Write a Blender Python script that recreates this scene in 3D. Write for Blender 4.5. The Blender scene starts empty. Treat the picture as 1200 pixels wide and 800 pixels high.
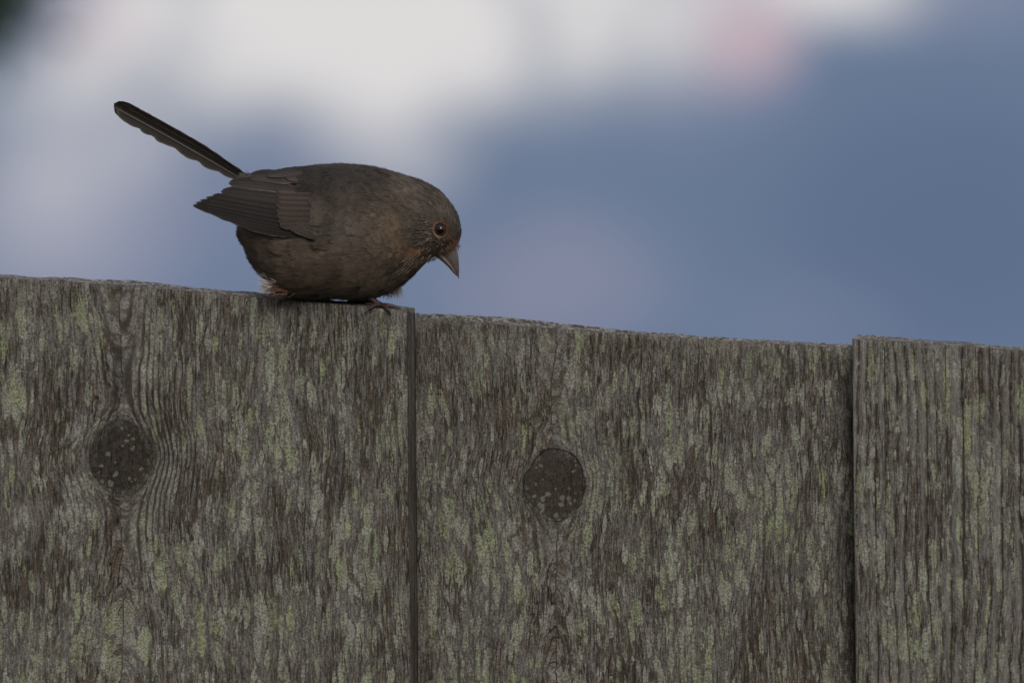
import bpy, math
import numpy as np

sc = bpy.context.scene
rng = np.random.default_rng(7)

# ------------------------------------------------------------------ camera
W_PX, H_PX = 1200.0, 800.0
LENS, SENSOR = 400.0, 36.0
FPX = LENS / SENSOR * W_PX
DIST = 6.35
CAM = np.array([0.0, -DIST, 1.64])
PITCH, ROLL = math.radians(1.9), math.radians(-0.55)
FWD = np.array([0.0, math.cos(PITCH), math.sin(PITCH)])
R0 = np.array([1.0, 0, 0]); U0 = np.array([0.0, -math.sin(PITCH), math.cos(PITCH)])
RGT = math.cos(ROLL) * R0 + math.sin(ROLL) * U0
UPV = -math.sin(ROLL) * R0 + math.cos(ROLL) * U0
PX = DIST / FPX                                   # metres per photo pixel at the bird

cam_d = bpy.data.cameras.new('camera')
cam = bpy.data.objects.new('camera', cam_d)
sc.collection.objects.link(cam)
sc.camera = cam
cam_d.lens = LENS; cam_d.sensor_width = SENSOR
cam_d.clip_start = 0.1; cam_d.clip_end = 3000
import mathutils
M = mathutils.Matrix.Identity(4)
for i in range(3):
    M[i][0] = RGT[i]; M[i][1] = UPV[i]; M[i][2] = -FWD[i]; M[i][3] = CAM[i]
cam.matrix_world = M
cam_d.dof.use_dof = True
cam_d.dof.focus_distance = DIST - 0.018
cam_d.dof.aperture_fstop = 10.0

# ------------------------------------------------------------------ sun, sky, exposure
SUN_EL, SUN_AZ = math.radians(27), math.radians(180 - 11)     # azimuth from +Y: a veiled sun behind the camera, to its right
sun_d = bpy.data.lights.new('sun', 'SUN')
sun_d.energy = 1.38; sun_d.angle = math.radians(24); sun_d.color = (1.0, 0.95, 0.88)
sun = bpy.data.objects.new('sun', sun_d); sc.collection.objects.link(sun)
sd = mathutils.Vector((math.sin(SUN_AZ) * math.cos(SUN_EL), math.cos(SUN_AZ) * math.cos(SUN_EL), math.sin(SUN_EL)))
sun.rotation_euler = sd.to_track_quat('Z', 'Y').to_euler()
sun.location = (0, 0, 6)
sc.view_settings.view_transform = 'Standard'; sc.view_settings.look = 'None'
sc.view_settings.exposure = 0.0; sc.view_settings.gamma = 1.0
sc.view_settings.use_curve_mapping = False
sc.cycles.max_bounces = 4; sc.cycles.diffuse_bounces = 3; sc.cycles.use_adaptive_sampling = True; sc.cycles.adaptive_threshold = 0.02


class NT:
    """small helper for node trees"""
    def __init__(s, tree):
        s.t = tree; tree.nodes.clear()
    def n(s, kind, **kw):
        nd = s.t.nodes.new(kind)
        for k, v in kw.items(): setattr(nd, k, v)
        return nd
    def put(s, sock, v):
        if isinstance(v, bpy.types.NodeSocket): s.t.links.new(v, sock)
        elif v is not None:
            sock.default_value = v
    def m(s, op, a, b=None, c=None, clamp=False):
        nd = s.n('ShaderNodeMath', operation=op, use_clamp=clamp)
        for i, v in enumerate((a, b, c)): s.put(nd.inputs[i], v) if v is not None else None
        return nd.outputs[0]
    def vm(s, op, a, b=None):
        nd = s.n('ShaderNodeVectorMath', operation=op)
        s.put(nd.inputs[0], a)
        if b is not None: s.put(nd.inputs[1], b)
        return nd.outputs['Value' if op in ('DOT_PRODUCT', 'LENGTH') else 'Vector']
    def xyz(s, x, y, z):
        nd = s.n('ShaderNodeCombineXYZ')
        for i, v in enumerate((x, y, z)): s.put(nd.inputs[i], v)
        return nd.outputs[0]
    def sep(s, v):
        nd = s.n('ShaderNodeSeparateXYZ'); s.put(nd.inputs[0], v)
        return nd.outputs
    def noise(s, vec, scale=1.0, detail=3.0, rough=0.55, dist=0.0):
        nd = s.n('ShaderNodeTexNoise')
        s.put(nd.inputs['Vector'], vec)
        nd.inputs['Scale'].default_value = scale; nd.inputs['Detail'].default_value = detail
        nd.inputs['Roughness'].default_value = rough; nd.inputs['Distortion'].default_value = dist
        return nd.outputs[0]
    def ss(s, v, lo, hi, a=0.0, b=1.0):
        nd = s.n('ShaderNodeMapRange', interpolation_type='SMOOTHSTEP')
        for i, x in enumerate((v, lo, hi, a, b)): s.put(nd.inputs[i], x)
        return nd.outputs[0]
    def mix(s, f, a, b, blend='MIX'):
        nd = s.n('ShaderNodeMix', data_type='RGBA', blend_type=blend)
        s.put(nd.inputs[0], f)
        for i, v in ((6, a), (7, b)):
            if not isinstance(v, bpy.types.NodeSocket) and len(v) == 3: v = (*v, 1)
            s.put(nd.inputs[i], v)
        return nd.outputs[2]


world = bpy.data.worlds.new('World'); sc.world = world; world.use_nodes = True
w = NT(world.node_tree)
sky = w.n('ShaderNodeTexSky', sky_type='NISHITA', sun_disc=False)
sky.sun_elevation = SUN_EL; sky.sun_rotation = SUN_AZ
sky.altitude = 50; sky.air_density = 1.3; sky.dust_density = 1.0; sky.ozone_density = 2.0
d_ = w.n('ShaderNodeTexCoord').outputs['Generated']
df = w.vm('DOT_PRODUCT', d_, tuple(FWD))
dfs = w.m('MAXIMUM', df, 0.05)
cu = w.m('DIVIDE', w.vm('DOT_PRODUCT', d_, tuple(R0)), dfs)       # tangent plane of the sky beyond the fence
cv = w.m('DIVIDE', w.vm('DOT_PRODUCT', d_, tuple(U0)), dfs)
front = w.ss(df, 0.90, 0.985)
# ragged edges for the clouds
wn1 = w.noise(d_, 38.0, 2.0, 0.5); wn2 = w.noise(w.vm('ADD', d_, (3.1, 7.7, 1.9)), 38.0, 2.0, 0.5)
cu = w.m('ADD', cu, w.m('MULTIPLY', w.m('SUBTRACT', wn1, 0.5), 0.010))
cv = w.m('ADD', cv, w.m('MULTIPLY', w.m('SUBTRACT', wn2, 0.5), 0.010))
def blob(x, y, rx, ry, amp, rot=0.0):
    """one puff of cloud: centre and radii given in photo pixels"""
    x0 = (x - 600) / FPX; y0 = -(y - 400) / FPX
    a = w.m('SUBTRACT', cu, x0); b = w.m('SUBTRACT', cv, y0)
    if rot:
        c, s_ = math.cos(math.radians(rot)), math.sin(math.radians(rot))
        a, b = (w.m('ADD', w.m('MULTIPLY', a, c), w.m('MULTIPLY', b, s_)),
                w.m('SUBTRACT', w.m('MULTIPLY', b, c), w.m('MULTIPLY', a, s_)))
    q = w.m('ADD', w.m('POWER', w.m('ABSOLUTE', w.m('DIVIDE', a, rx / FPX)), 2.0),
            w.m('POWER', w.m('ABSOLUTE', w.m('DIVIDE', b, ry / FPX)), 2.0))
    return w.m('MULTIPLY', w.m('EXPONENT', w.m('MULTIPLY', w.m('POWER', q, 1.6), -1.0)), amp)
def total(lst):
    t = lst[0]
    for x in lst[1:]: t = w.m('ADD', t, x)
    return t
puffs = total([blob(*b) for b in [
    (280, 25, 220, 95, 0.92), (560, 10, 250, 105, 0.95), (770, 0, 120, 95, 0.60), (450, 140, 95, 75, 0.48), (255, 130, 60, 50, 0.25),
    (110, 130, 130, 100, 0.44), (60, 250, 100, 80, 0.16), (985, -22, 95, 52, 0.85),
    (200, -140, 560, 120, 0.6), (800, -150, 560, 105, 0.6)]])
veil = total([blob(*b) for b in [
    (640, 330, 135, 90, 0.26), (80, 260, 130, 140, 0.62), (330, 230, 190, 120, 0.22), (1140, 0, 110, 50, 0.40),
    (830, 110, 110, 60, 0.18), (940, 390, 120, 50, 0.14)]])
pink = total([blob(888, 40, 54, 58, 0.85), blob(640, 320, 120, 85, 0.10), blob(100, 20, 60, 50, 0.35)])
hole = blob(10, 0, 85, 70, 0.7)
puffs = w.m('MULTIPLY', puffs, w.m('SUBTRACT', 1.0, hole))
lump = w.noise(w.vm('ADD', d_, (1.3, 4.4, 2.2)), 105.0, 2.0, 0.5)
puffs = w.m('MULTIPLY', puffs, w.ss(lump, 0.30, 0.62, 0.52, 1.10))
far = w.ss(w.noise(d_, 9.0, 4.0, 0.55), 0.36, 0.66)               # the same cloud deck all round
farv = w.ss(w.noise(w.vm('ADD', d_, (9, 2, 5)), 16.0, 3.0, 0.5), 0.35, 0.75)
inv = w.m('SUBTRACT', 1.0, front)
cl = w.m('ADD', w.m('MULTIPLY', puffs, front), w.m('MULTIPLY', far, inv), clamp=True)
vl = w.m('ADD', w.m('MULTIPLY', veil, front), w.m('MULTIPLY', farv, w.m('MULTIPLY', inv, 0.6)), clamp=True)
pk = w.m('MULTIPLY', pink, front, clamp=True)
SKYMUL = 0.06
def sk(*c): return tuple(x / SKYMUL for x in c)
deck = w.mix(0.93, sky.outputs[0], sk(0.122, 0.178, 0.300))        # thin slate-blue layer over the clear sky
deck = w.mix(w.m('MULTIPLY', total([blob(1100, 280, 220, 170, 0.75), blob(560, 250, 60, 90, 0.15)]), front, clamp=True), deck, sk(0.100, 0.145, 0.245))
c1 = w.mix(vl, deck, sk(0.30, 0.31, 0.42))
c2 = w.mix(cl, c1, sk(0.72, 0.70, 0.70))
c3 = w.mix(pk, c2, sk(0.56, 0.43, 0.485))
bg = w.n('ShaderNodeBackground'); w.put(bg.inputs[0], c3); bg.inputs[1].default_value = SKYMUL
w.t.links.new(bg.outputs[0], w.n('ShaderNodeOutputWorld').inputs[0])


# ------------------------------------------------------------------ numpy helpers
def P(u, v, d=0.0):
    """photo pixel (u, v) and depth d (in pixels of the bird's scale) -> world"""
    u = np.asarray(u, float); v = np.asarray(v, float); d = np.asarray(d, float)
    u, v, d = np.broadcast_arrays(u, v, d)
    k = (DIST + d * PX)[..., None]
    return CAM + k * (FWD + RGT * ((u - 600) / FPX)[..., None] - UPV * ((v - 400) / FPX)[..., None])

def hsh(ix, iy, seed):
    ix = ix.astype(np.int64); iy = iy.astype(np.int64)
    h = (ix * 374761393 + iy * 668265263 + seed * 982451653) & 0xffffffff
    h = ((h ^ (h >> 13)) * 1274126177) & 0xffffffff
    h = h ^ (h >> 16)
    return (h & 0xffff) / 65535.0

def vnoise(x, y, seed=0):
    x, y = np.broadcast_arrays(np.asarray(x, float), np.asarray(y, float))
    ix, iy = np.floor(x), np.floor(y); fx, fy = x - ix, y - iy
    fx = fx * fx * (3 - 2 * fx); fy = fy * fy * (3 - 2 * fy)
    a = hsh(ix, iy, seed); b = hsh(ix + 1, iy, seed); c = hsh(ix, iy + 1, seed); e = hsh(ix + 1, iy + 1, seed)
    return (a * (1 - fx) + b * fx) * (1 - fy) + (c * (1 - fx) + e * fx) * fy

def fbm(x, y, seed=0, oct=4, gain=0.5):
    t = 0; amp = 1; n = 0
    for o in range(oct):
        t = t + amp * vnoise(x * 2 ** o, y * 2 ** o, seed + o * 17); n += amp; amp *= gain
    return t / n

def mesh_obj(name, verts, faces, mat, parent=None, smooth=True, attrs=None):
    me = bpy.data.meshes.new(name)
    verts = np.asarray(verts, np.float32).reshape(-1, 3)
    if isinstance(faces, np.ndarray):
        k = faces.shape[1]; nf = len(faces)
        me.vertices.add(len(verts)); me.vertices.foreach_set('co', verts.ravel())
        me.loops.add(nf * k); me.loops.foreach_set('vertex_index', faces.astype(np.int32).ravel())
        me.polygons.add(nf); me.polygons.foreach_set('loop_start', np.arange(0, nf * k, k, dtype=np.int32))
        me.update(calc_edges=True)
    else:
        me.from_pydata(verts.tolist(), [], faces)
    me.polygons.foreach_set('use_smooth', np.full(len(me.polygons), smooth))
    for an, (ty, dat) in (attrs or {}).items():
        at = me.attributes.new(an, ty, 'POINT')
        dat = np.asarray(dat, np.float32)
        at.data.foreach_set({'FLOAT': 'value', 'FLOAT_VECTOR': 'vector', 'FLOAT_COLOR': 'color'}[ty], dat.ravel())
    me.materials.append(mat); me.update()
    o = bpy.data.objects.new(name, me); sc.collection.objects.link(o)
    if parent: o.parent = parent
    return o

def sm(x, a, b):
    t_ = np.clip((x - a) / (b - a), 0, 1); return t_ * t_ * (3 - 2 * t_)

def rgba(c): return np.concatenate([c, np.ones((len(c), 1))], 1)

def empty(name, loc=(0, 0, 0)):
    o = bpy.data.objects.new(name, None); sc.collection.objects.link(o); o.location = loc
    o.empty_display_size = 0.05
    return o

def attach(o, parent):
    """parent without moving"""
    o.parent = parent
    o.matrix_parent_inverse = mathutils.Matrix.Translation(parent.location).inverted() if parent.type == 'EMPTY' else mathutils.Matrix.Identity(4)

def tag(o, label=None, cat=None, group=None, kind=None):
    for k, v in (('label', label), ('category', cat), ('group', group), ('kind', kind)):
        if v: o[k] = v

def grid_faces(nr, nc, base=0, wrap=False):
    r, c = np.meshgrid(np.arange(nr - 1), np.arange(nc if wrap else nc - 1), indexing='ij')
    c2 = (c + 1) % nc
    return np.stack([r * nc + c, r * nc + c2, (r + 1) * nc + c2, (r + 1) * nc + c], -1).reshape(-1, 4) + base

def new_mat(name):
    m = bpy.data.materials.new(name); m.use_nodes = True
    return m, NT(m.node_tree)

def finish(t, col, rough, normal=None, spec=0.3, **kw):
    b = t.n('ShaderNodeBsdfPrincipled')
    t.put(b.inputs['Base Color'], col if isinstance(col, bpy.types.NodeSocket) else (*col, 1))
    t.put(b.inputs['Roughness'], rough); b.inputs['Specular IOR Level'].default_value = spec
    if normal is not None: t.put(b.inputs['Normal'], normal)
    for k, v in kw.items(): t.put(b.inputs[k], v)
    t.t.links.new(b.outputs[0], t.n('ShaderNodeOutputMaterial').inputs[0])
    return b

def attr(t, name):
    return t.n('ShaderNodeAttribute', attribute_name=name)

# ------------------------------------------------------------------ weathered wood
def wood_material():
    m, t = new_mat('weathered_wood')
    s, g, seed = t.sep(attr(t, 'grain').outputs['Vector'])            # millimetres across / along the grain
    kn = attr(t, 'knot').outputs['Fac']; capf = attr(t, 'endgrain').outputs['Fac']
    bare = attr(t, 'bare').outputs['Fac']; rel = attr(t, 'relief').outputs['Fac']
    raw = attr(t, 'plain').outputs['Vector']                           # undeflected millimetres
    def nz(a, b, off, detail=4, rough=0.6, dist=0.0):
        return t.noise(t.xyz(t.m('DIVIDE', s, a), t.m('DIVIDE', g, b), t.m('ADD', seed, off)), 1.0, detail, rough, dist)
    ringa = attr(t, 'knot_ring').outputs['Fac']
    fib = nz(0.9, 6.0, 0.3, 4, 0.78)
    fib2 = nz(2.0, 24.0, 4.1, 3, 0.62)
    zone = nz(24.0, 46.0, 9.7, 2, 0.5)
    speck = t.noise(raw, 0.9, 2, 0.75)
    grit = t.noise(raw, 0.34, 3, 0.7)
    brown = t.mix(t.ss(nz(3.0, 16.0, 14.2, 3), 0.36, 0.66), (0.078, 0.063, 0.046), (0.145, 0.114, 0.081))
    grey = t.mix(t.ss(fib, 0.3, 0.7), (0.098, 0.089, 0.077), (0.300, 0.280, 0.250))
    v = t.m('ADD', t.m('MULTIPLY', fib2, 0.50), t.m('ADD', t.m('MULTIPLY', fib, 0.40), t.m('MULTIPLY', zone, 0.30)))
    col = t.mix(t.ss(v, 0.515, 0.635), brown, grey)
    # pinkish bleached fibres
    pk_ = t.ss(t.m('ADD', nz(2.4, 14.0, 22.0, 3), t.m('MULTIPLY', t.m('SUBTRACT', fib, 0.5), 0.5)), 0.56, 0.66)
    col = t.mix(t.m('MULTIPLY', pk_, 0.7), col, (0.315, 0.270, 0.245))
    # lichen flakes: drawn out along the grain, frayed by the fibres
    fray = t.m('ADD', t.m('MULTIPLY', t.m('SUBTRACT', fib, 0.5), 0.55), t.m('MULTIPLY', t.m('SUBTRACT', grit, 0.5), 0.40))
    dens = t.m('MULTIPLY', t.m('SUBTRACT', zone, 0.5), 0.75)
    def flakes(a, b, off, base_, soft):
        vn = t.n('ShaderNodeTexVoronoi', feature='F1')
        wob = t.m('MULTIPLY', t.m('SUBTRACT', fib2, 0.5), 0.9)
        t.put(vn.inputs['Vector'], t.xyz(t.m('ADD', t.m('DIVIDE', s, a), wob), t.m('ADD', t.m('DIVIDE', g, b), t.m('MULTIPLY', wob, 0.7)), t.m('ADD', seed, off)))
        vn.inputs['Scale'].default_value = 1.0; vn.inputs['Randomness'].default_value = 1.0
        rnd_ = t.sep(vn.outputs['Color'])[0]
        lim = t.m('ADD', t.m('ADD', base_, t.m('MULTIPLY', rnd_, 0.62)), dens)
        return t.ss(t.m('ADD', t.m('SUBTRACT', lim, vn.outputs['Distance']), fray), 0.0, soft), t.sep(vn.outputs['Color'])[1]
    l1, h1 = flakes(3.2, 14.0, 31.0, 0.06, 0.07)
    l2, h2 = flakes(5.0, 23.0, 37.0, -0.11, 0.07)
    keep = t.m('MULTIPLY', t.m('SUBTRACT', 1.0, bare), t.m('SUBTRACT', 1.0, t.m('MULTIPLY', t.ss(t.m('ADD', kn, t.m('MULTIPLY', t.m('SUBTRACT', grit, 0.5), 0.9)), 1.30, 0.90), 0.97)), clamp=True)
    l1 = t.m('MULTIPLY', l1, keep); l2 = t.m('MULTIPLY', l2, keep)
    tint = t.ss(t.m('ADD', nz(12.0, 34.0, 51.0, 2, 0.5), t.m('MULTIPLY', t.m('SUBTRACT', h2, 0.5), 0.25)), 0.36, 0.62)
    mott = t.ss(t.m('ADD', t.m('MULTIPLY', grit, 0.6), t.m('MULTIPLY', speck, 0.4)), 0.36, 0.62)
    lc = t.mix(tint, (0.420, 0.412, 0.350), (0.372, 0.386, 0.270))
    lc = t.mix(mott, t.mix(0.45, lc, (0.11, 0.095, 0.075)), lc)
    col = t.mix(t.m('MULTIPLY', l1, 0.90), col, lc)
    lc2 = t.mix(tint, (0.455, 0.462, 0.370), (0.385, 0.412, 0.248))
    lc2 = t.mix(mott, t.mix(0.38, lc2, (0.12, 0.11, 0.075)), lc2)
    col = t.mix(t.m('MULTIPLY', l2, 0.92), col, lc2)
    # splits along the grain
    ck = nz(1.6, 42.0, 60.0, 2, 0.55)
    crack = t.ss(t.m('ABSOLUTE', t.m('SUBTRACT', ck, 0.5)), 0.016, 0.004)
    crack = t.m('MULTIPLY', crack, t.ss(zone, 0.56, 0.46))
    col = t.mix(t.m('MULTIPLY', crack, 0.8), col, (0.030, 0.023, 0.018))
    # fine grain of the surface
    col = t.mix(1.0, col, t.mix(t.ss(speck, 0.3, 0.7), (0.55, 0.53, 0.50), (1.27, 1.27, 1.26)), 'MULTIPLY')
    # groove dirt deepened with painted shade; ridge crests painted lighter as if lit
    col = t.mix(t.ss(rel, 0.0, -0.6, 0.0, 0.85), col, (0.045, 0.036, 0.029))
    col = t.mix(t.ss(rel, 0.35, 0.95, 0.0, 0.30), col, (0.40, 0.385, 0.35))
    # knots
    kcol = t.mix(t.ss(grit, 0.36, 0.66), (0.030, 0.024, 0.018), (0.085, 0.067, 0.050))
    kcol = t.mix(t.m('MULTIPLY', ringa, 0.45), kcol, t.mix(t.ss(fib, 0.35, 0.65), (0.060, 0.046, 0.034), (0.125, 0.098, 0.074)))
    kcol = t.mix(t.ss(speck, 0.3, 0.7), t.mix(0.5, kcol, (0.02, 0.016, 0.013)), kcol)
    vo = t.n('ShaderNodeTexVoronoi', feature='F1'); t.put(vo.inputs['Vector'], raw); vo.inputs['Scale'].default_value = 0.27
    rv = t.sep(vo.outputs['Color'])[0]
    spots = t.ss(t.m('ADD', t.m('ADD', vo.outputs['Distance'], t.m('MULTIPLY', t.m('SUBTRACT', grit, 0.5), 1.6)), t.m('MULTIPLY', rv, 0.60)), t.m('SUBTRACT', 0.66, t.m('MULTIPLY', bare, 0.28)), t.m('SUBTRACT', 0.54, t.m('MULTIPLY', bare, 0.28)))
    spots = t.m('MULTIPLY', spots, t.m('SUBTRACT', 1.0, t.ss(capf, 0.0, 0.2)))
    kcol = t.mix(t.m('MULTIPLY', spots, 0.62), kcol, (0.285, 0.285, 0.215))
    kin = t.ss(t.m('ADD', kn, t.m('MULTIPLY', t.m('SUBTRACT', grit, 0.5), 0.55)), t.m('SUBTRACT', 1.34, t.m('MULTIPLY', ringa, 0.12)), t.m('ADD', 0.70, t.m('MULTIPLY', ringa, 0.09)))
    col = t.mix(t.m('MULTIPLY', kin, 0.93), col, kcol)
    ring = t.m('MULTIPLY', t.ss(t.m('ABSOLUTE', t.m('SUBTRACT', kn, t.m('ADD', 0.97, t.m('MULTIPLY', grit, 0.06)))), 0.030, 0.010), t.ss(zone, 0.60, 0.42, 0.25, 1.0))
    ring = t.m('MULTIPLY', ring, t.m('MULTIPLY', ringa, t.m('MULTIPLY', bare, 0.75)))
    col = t.mix(ring, col, (0.012, 0.010, 0.008))
    # end grain: growth rings, bleached
    ecol = t.mix(t.ss(rel, -0.7, 0.5), (0.035, 0.029, 0.024), (0.44, 0.425, 0.40))
    ecol = t.mix(t.ss(grit, 0.40, 0.58), ecol, (0.12, 0.105, 0.09))
    col = t.mix(capf, col, ecol)
    h = t.m('ADD', t.m('MULTIPLY', fib, 0.75), t.m('MULTIPLY', speck, 0.35))
    h = t.m('ADD', h, t.m('ADD', t.m('MULTIPLY', l2, 0.20), t.m('MULTIPLY', l1, 0.12)))
    h = t.m('SUBTRACT', h, t.m('ADD', t.m('MULTIPLY', crack, 0.9), t.m('MULTIPLY', ring, 1.2)))
    bp = t.n('ShaderNodeBump'); bp.inputs['Strength'].default_value = 1.0; bp.inputs['Distance'].default_value = 0.0016
    t.put(bp.inputs['Height'], h)
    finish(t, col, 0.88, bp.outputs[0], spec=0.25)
    return m
wood = wood_material()

# ------------------------------------------------------------------ fence
YAW = math.radians(12)
DH = np.array([math.cos(YAW), -math.sin(YAW), 0]); NB = np.array([math.sin(YAW), math.cos(YAW), 0])
ORG = P(440, 358, 0.0)
THK = 0.022
FRONT0, FRONT1 = -THK / 2, THK / 2
BACK0, BACK1 = THK / 2 + 0.0012, THK / 2 + 0.0012 + 0.020

def to_fence(u, v, y):
    """photo pixel -> (x, z) on the fence plane lying y behind the centre of the front boards"""
    r = FWD + RGT * ((u - 600) / FPX) - UPV * ((v - 400) / FPX)
    k = ((ORG + NB * y - CAM) @ NB) / (r @ NB)
    p = CAM + k * r
    return (p - ORG) @ DH, p[2]

def fpos(x, y, z):
    x = np.asarray(x)[..., None]; y = np.asarray(y)[..., None]
    p = ORG + DH * x + NB * y
    p = np.array(np.broadcast_to(p, np.broadcast_shapes(p.shape, np.asarray(z)[..., None].shape[:-1] + (3,))))
    p[..., 2] = z
    return p

fence = empty('fence', tuple(np.array([ORG[0], ORG[1], 0.0])))
tag(fence, 'weathered wooden board fence covered in pale green lichen', 'fence')

def build_board(x0, x1, y0, y1, top_pts, knots=(), style='flat', seed=1, hi=True, zb=0.04, tilt=0.0024, ring_amp=0.0005, kring=1.0, ring_left=0.0, lap=0.0):
    tp = np.array(top_pts)
    ztop = lambda x: np.interp(x, tp[:, 0], tp[:, 1]) if len(tp) > 1 else tp[0, 1]
    wd = x1 - x0
    nx = int(wd / 0.00075) if hi else 40
    ns = 10 if hi else 3
    ex = np.linspace(0, 1, nx)
    fx = x0 + wd * ex
    sy = np.linspace(y0, y1, ns + 2)[1:-1]
    nb = 12
    lx = np.concatenate([fx, np.full(ns, x1), np.linspace(x1, x0, nb), np.full(ns, x0)])
    ly = np.concatenate([np.full(nx, y0), sy, np.full(nb, y1), sy[::-1]])
    side = np.concatenate([np.zeros(nx), np.ones(ns), np.full(nb, 0.3), np.ones(ns)])
    isf = side == 0
    H = 1.85
    if hi:
        q = np.concatenate([np.arange(0, 0.235, 0.0008) / H, np.linspace(0.245, H, 24) / H])
    else:
        q = np.concatenate([np.linspace(0, 0.3, 40) / H, np.linspace(0.34, H, 16) / H])
    X = np.broadcast_to(lx, (len(q), len(lx))).copy(); Y = np.broadcast_to(ly, X.shape).copy()
    ZT = np.broadcast_to(ztop(lx), X.shape)
    Z = ZT - q[:, None] * (ZT - zb)
    smm = (X - x0) * 1000.0 + np.where(isf | (side == 0.3), 0, (Y - y0) * 1000.0)
    tmm = Z * 1000.0
    # grain deflected round the knots, as a flow round an obstacle
    sd_, td_ = smm.copy(), tmm.copy(); kd = np.full(X.shape, 9.0)
    archw = np.zeros(X.shape); arch_s = np.zeros(X.shape); knot_rel = np.zeros(X.shape); axw = np.zeros(X.shape); kbare = np.full(X.shape, -1.0)
    for (kx, kz, kr, el, conc) in knots:
        dx = (X - kx) * 1000; dz = (Z - kz) * 1000
        r2 = dx ** 2 + (dz * el) ** 2
        th_ = np.arctan2(dz, dx)
        wob = 1 + 0.22 * (fbm(np.cos(th_) * 1.6 + 5, np.sin(th_) * 1.6 + 5, seed + 70, 3) - 0.5)
        kd = np.minimum(kd, np.where(isf, np.sqrt(dx ** 2 + (dz * 0.86) ** 2) * wob / (kr * 1000), 9.0))
        K = kr * 1000
        qz = conc * K * np.tanh(np.abs(dz) / K) * np.exp(-(dz / 150.0) ** 2)
        se = np.sqrt(dx ** 2 + qz ** 2)
        near_k = np.exp(-(dx / 120.0) ** 2)
        wand = 7.0 * (fbm(dz / 26, dz * 0, seed + 60, 4) - 0.5)
        sd_ = np.where(isf, np.where(kd < 1.0, dx * 0.8 + 150, np.where(dx + wand > 0, K + se, K + se + 317.0)), sd_)
        ar = np.sqrt((dx / (3.7 * K)) ** 2 + (dz / np.where(dz > 0, 6.2 * K, 4.2 * K)) ** 2)
        archw = np.maximum(archw, np.where(isf, conc ** 3 * sm(ar, 1.0, 0.25) * (0.55 + 0.45 * sm(dx, -20, 25)), 0))
        axw = np.maximum(axw, np.where(isf, np.exp(-(dx / 9.0) ** 2) * sm(np.abs(dz), 0.7 * K, 1.1 * K) * np.exp(-(dz / 125.0) ** 2), 0))
        kbare = np.where(isf & (kd < 1.15), sm(dz, -0.75 * K, 0.15 * K), kbare)
        arch_s = np.where(archw > 0, se, arch_s)
        rg_ = 0.45 * np.sin(kd * 15 + 5 * fbm(dx / 6, dz / 6, seed + 61, 2))
        for a0 in (0.5, 2.5, 4.1):
            off_ = np.abs(-np.sin(a0) * dx + np.cos(a0) * dz + 1.6 * (fbm(dx / 4, dz / 4, seed + 62, 2) - .5)); along = np.cos(a0) * dx + np.sin(a0) * dz
            rg_ = np.where((off_ < 0.55) & (along > 0) & (along < 0.7 * K), -1.0, rg_)
        knot_rel = np.where(kd < 1.0, rg_, knot_rel)
        td_ = td_ + np.where(isf, 0.35 * K * np.tanh(dz / K) * near_k, 0)
    wgl = 4.0 * (fbm(smm / 30, tmm / 45, seed + 80, 2) - 0.5) + 1.2 * (fbm(smm / 7, tmm / 12, seed + 81, 2) - 0.5)
    wgl = wgl + 2.2 * np.exp(-((kd - 1.2) / 0.9) ** 2) * (fbm(smm / 5, tmm / 6, seed + 82, 2) - 0.5)
    sd_ = sd_ + np.where(isf, wgl, 0)
    # real relief
    amp = 0.00022 if style == 'flat' else 0.00030
    rel = (fbm(sd_ / 1.9, td_ / 34, seed, 3) - 0.5) * 2
    big = (fbm(sd_ / 16, td_ / 120, seed + 5, 2) - 0.5) * 2
    disp = amp * rel * 1.6 + 0.0006 * big
    relief = rel * 0.55
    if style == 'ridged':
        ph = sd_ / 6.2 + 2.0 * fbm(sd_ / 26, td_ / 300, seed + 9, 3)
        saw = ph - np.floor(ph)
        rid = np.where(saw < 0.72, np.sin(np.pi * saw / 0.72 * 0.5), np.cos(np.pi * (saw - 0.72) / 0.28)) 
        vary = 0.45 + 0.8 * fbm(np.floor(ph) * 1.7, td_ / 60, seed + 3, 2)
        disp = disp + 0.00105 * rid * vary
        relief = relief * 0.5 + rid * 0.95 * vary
    kin = np.clip((1.15 - kd) / 0.2, 0, 1)
    bump_k = 0.0006 * kin * (fbm(X * 700, Z * 700, seed + 2, 3) - 0.3)
    disp = disp * (1 - kin) + bump_k
    relief = relief * (1 - kin) + knot_rel * kin
    arch = np.sin(2 * np.pi * (arch_s + 0.25 * wgl) / 2.6 + 5.0 * fbm(smm / 14, tmm / 22, seed + 63, 2))
    aw = archw * (1 - kin) * (0.35 + 0.9 * fbm(smm / 11, tmm / 15, seed + 64, 2))
    relief = relief * (1 - 0.5 * archw) + np.clip(aw * 1.1, 0, 1) * arch * 0.9
    disp = disp + 0.00022 * aw * arch
    if lap:                             # board cupped back towards its overlapped edge
        disp = disp - 0.0095 * sm(X, x1 - lap - 0.012, x1 - lap + 0.004)
    ed = np.minimum(X - x0, x1 - X); rr = 0.0016
    rnd = np.where(ed < rr, rr - np.sqrt(np.maximum(rr ** 2 - (rr - ed) ** 2, 0)), 0)
    topd = (ZT - Z); chip = 0.0016 * np.clip(1 - topd / 0.0030, 0, 1) ** 2 * np.clip(fbm(X * 260, X * 0, seed + 8, 3) * 2.6 - 0.75, 0.05, 2)
    Y = np.where(isf, Y - disp + rnd + chip, Y)
    sn = (fbm(Y * 500, Z * 12, seed + 6, 3) - 0.5)
    X = np.where(side == 1, X + np.where(lx > (x0 + x1) / 2, 1, -1) * 0.0003 * sn, X)
    nr, nc = X.shape
    V = fpos(X, Y, Z).reshape(-1, 3)
    Fq = grid_faces(nr, nc, 0, True)[:, ::-1]
    zer = np.zeros(X.shape)
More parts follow.
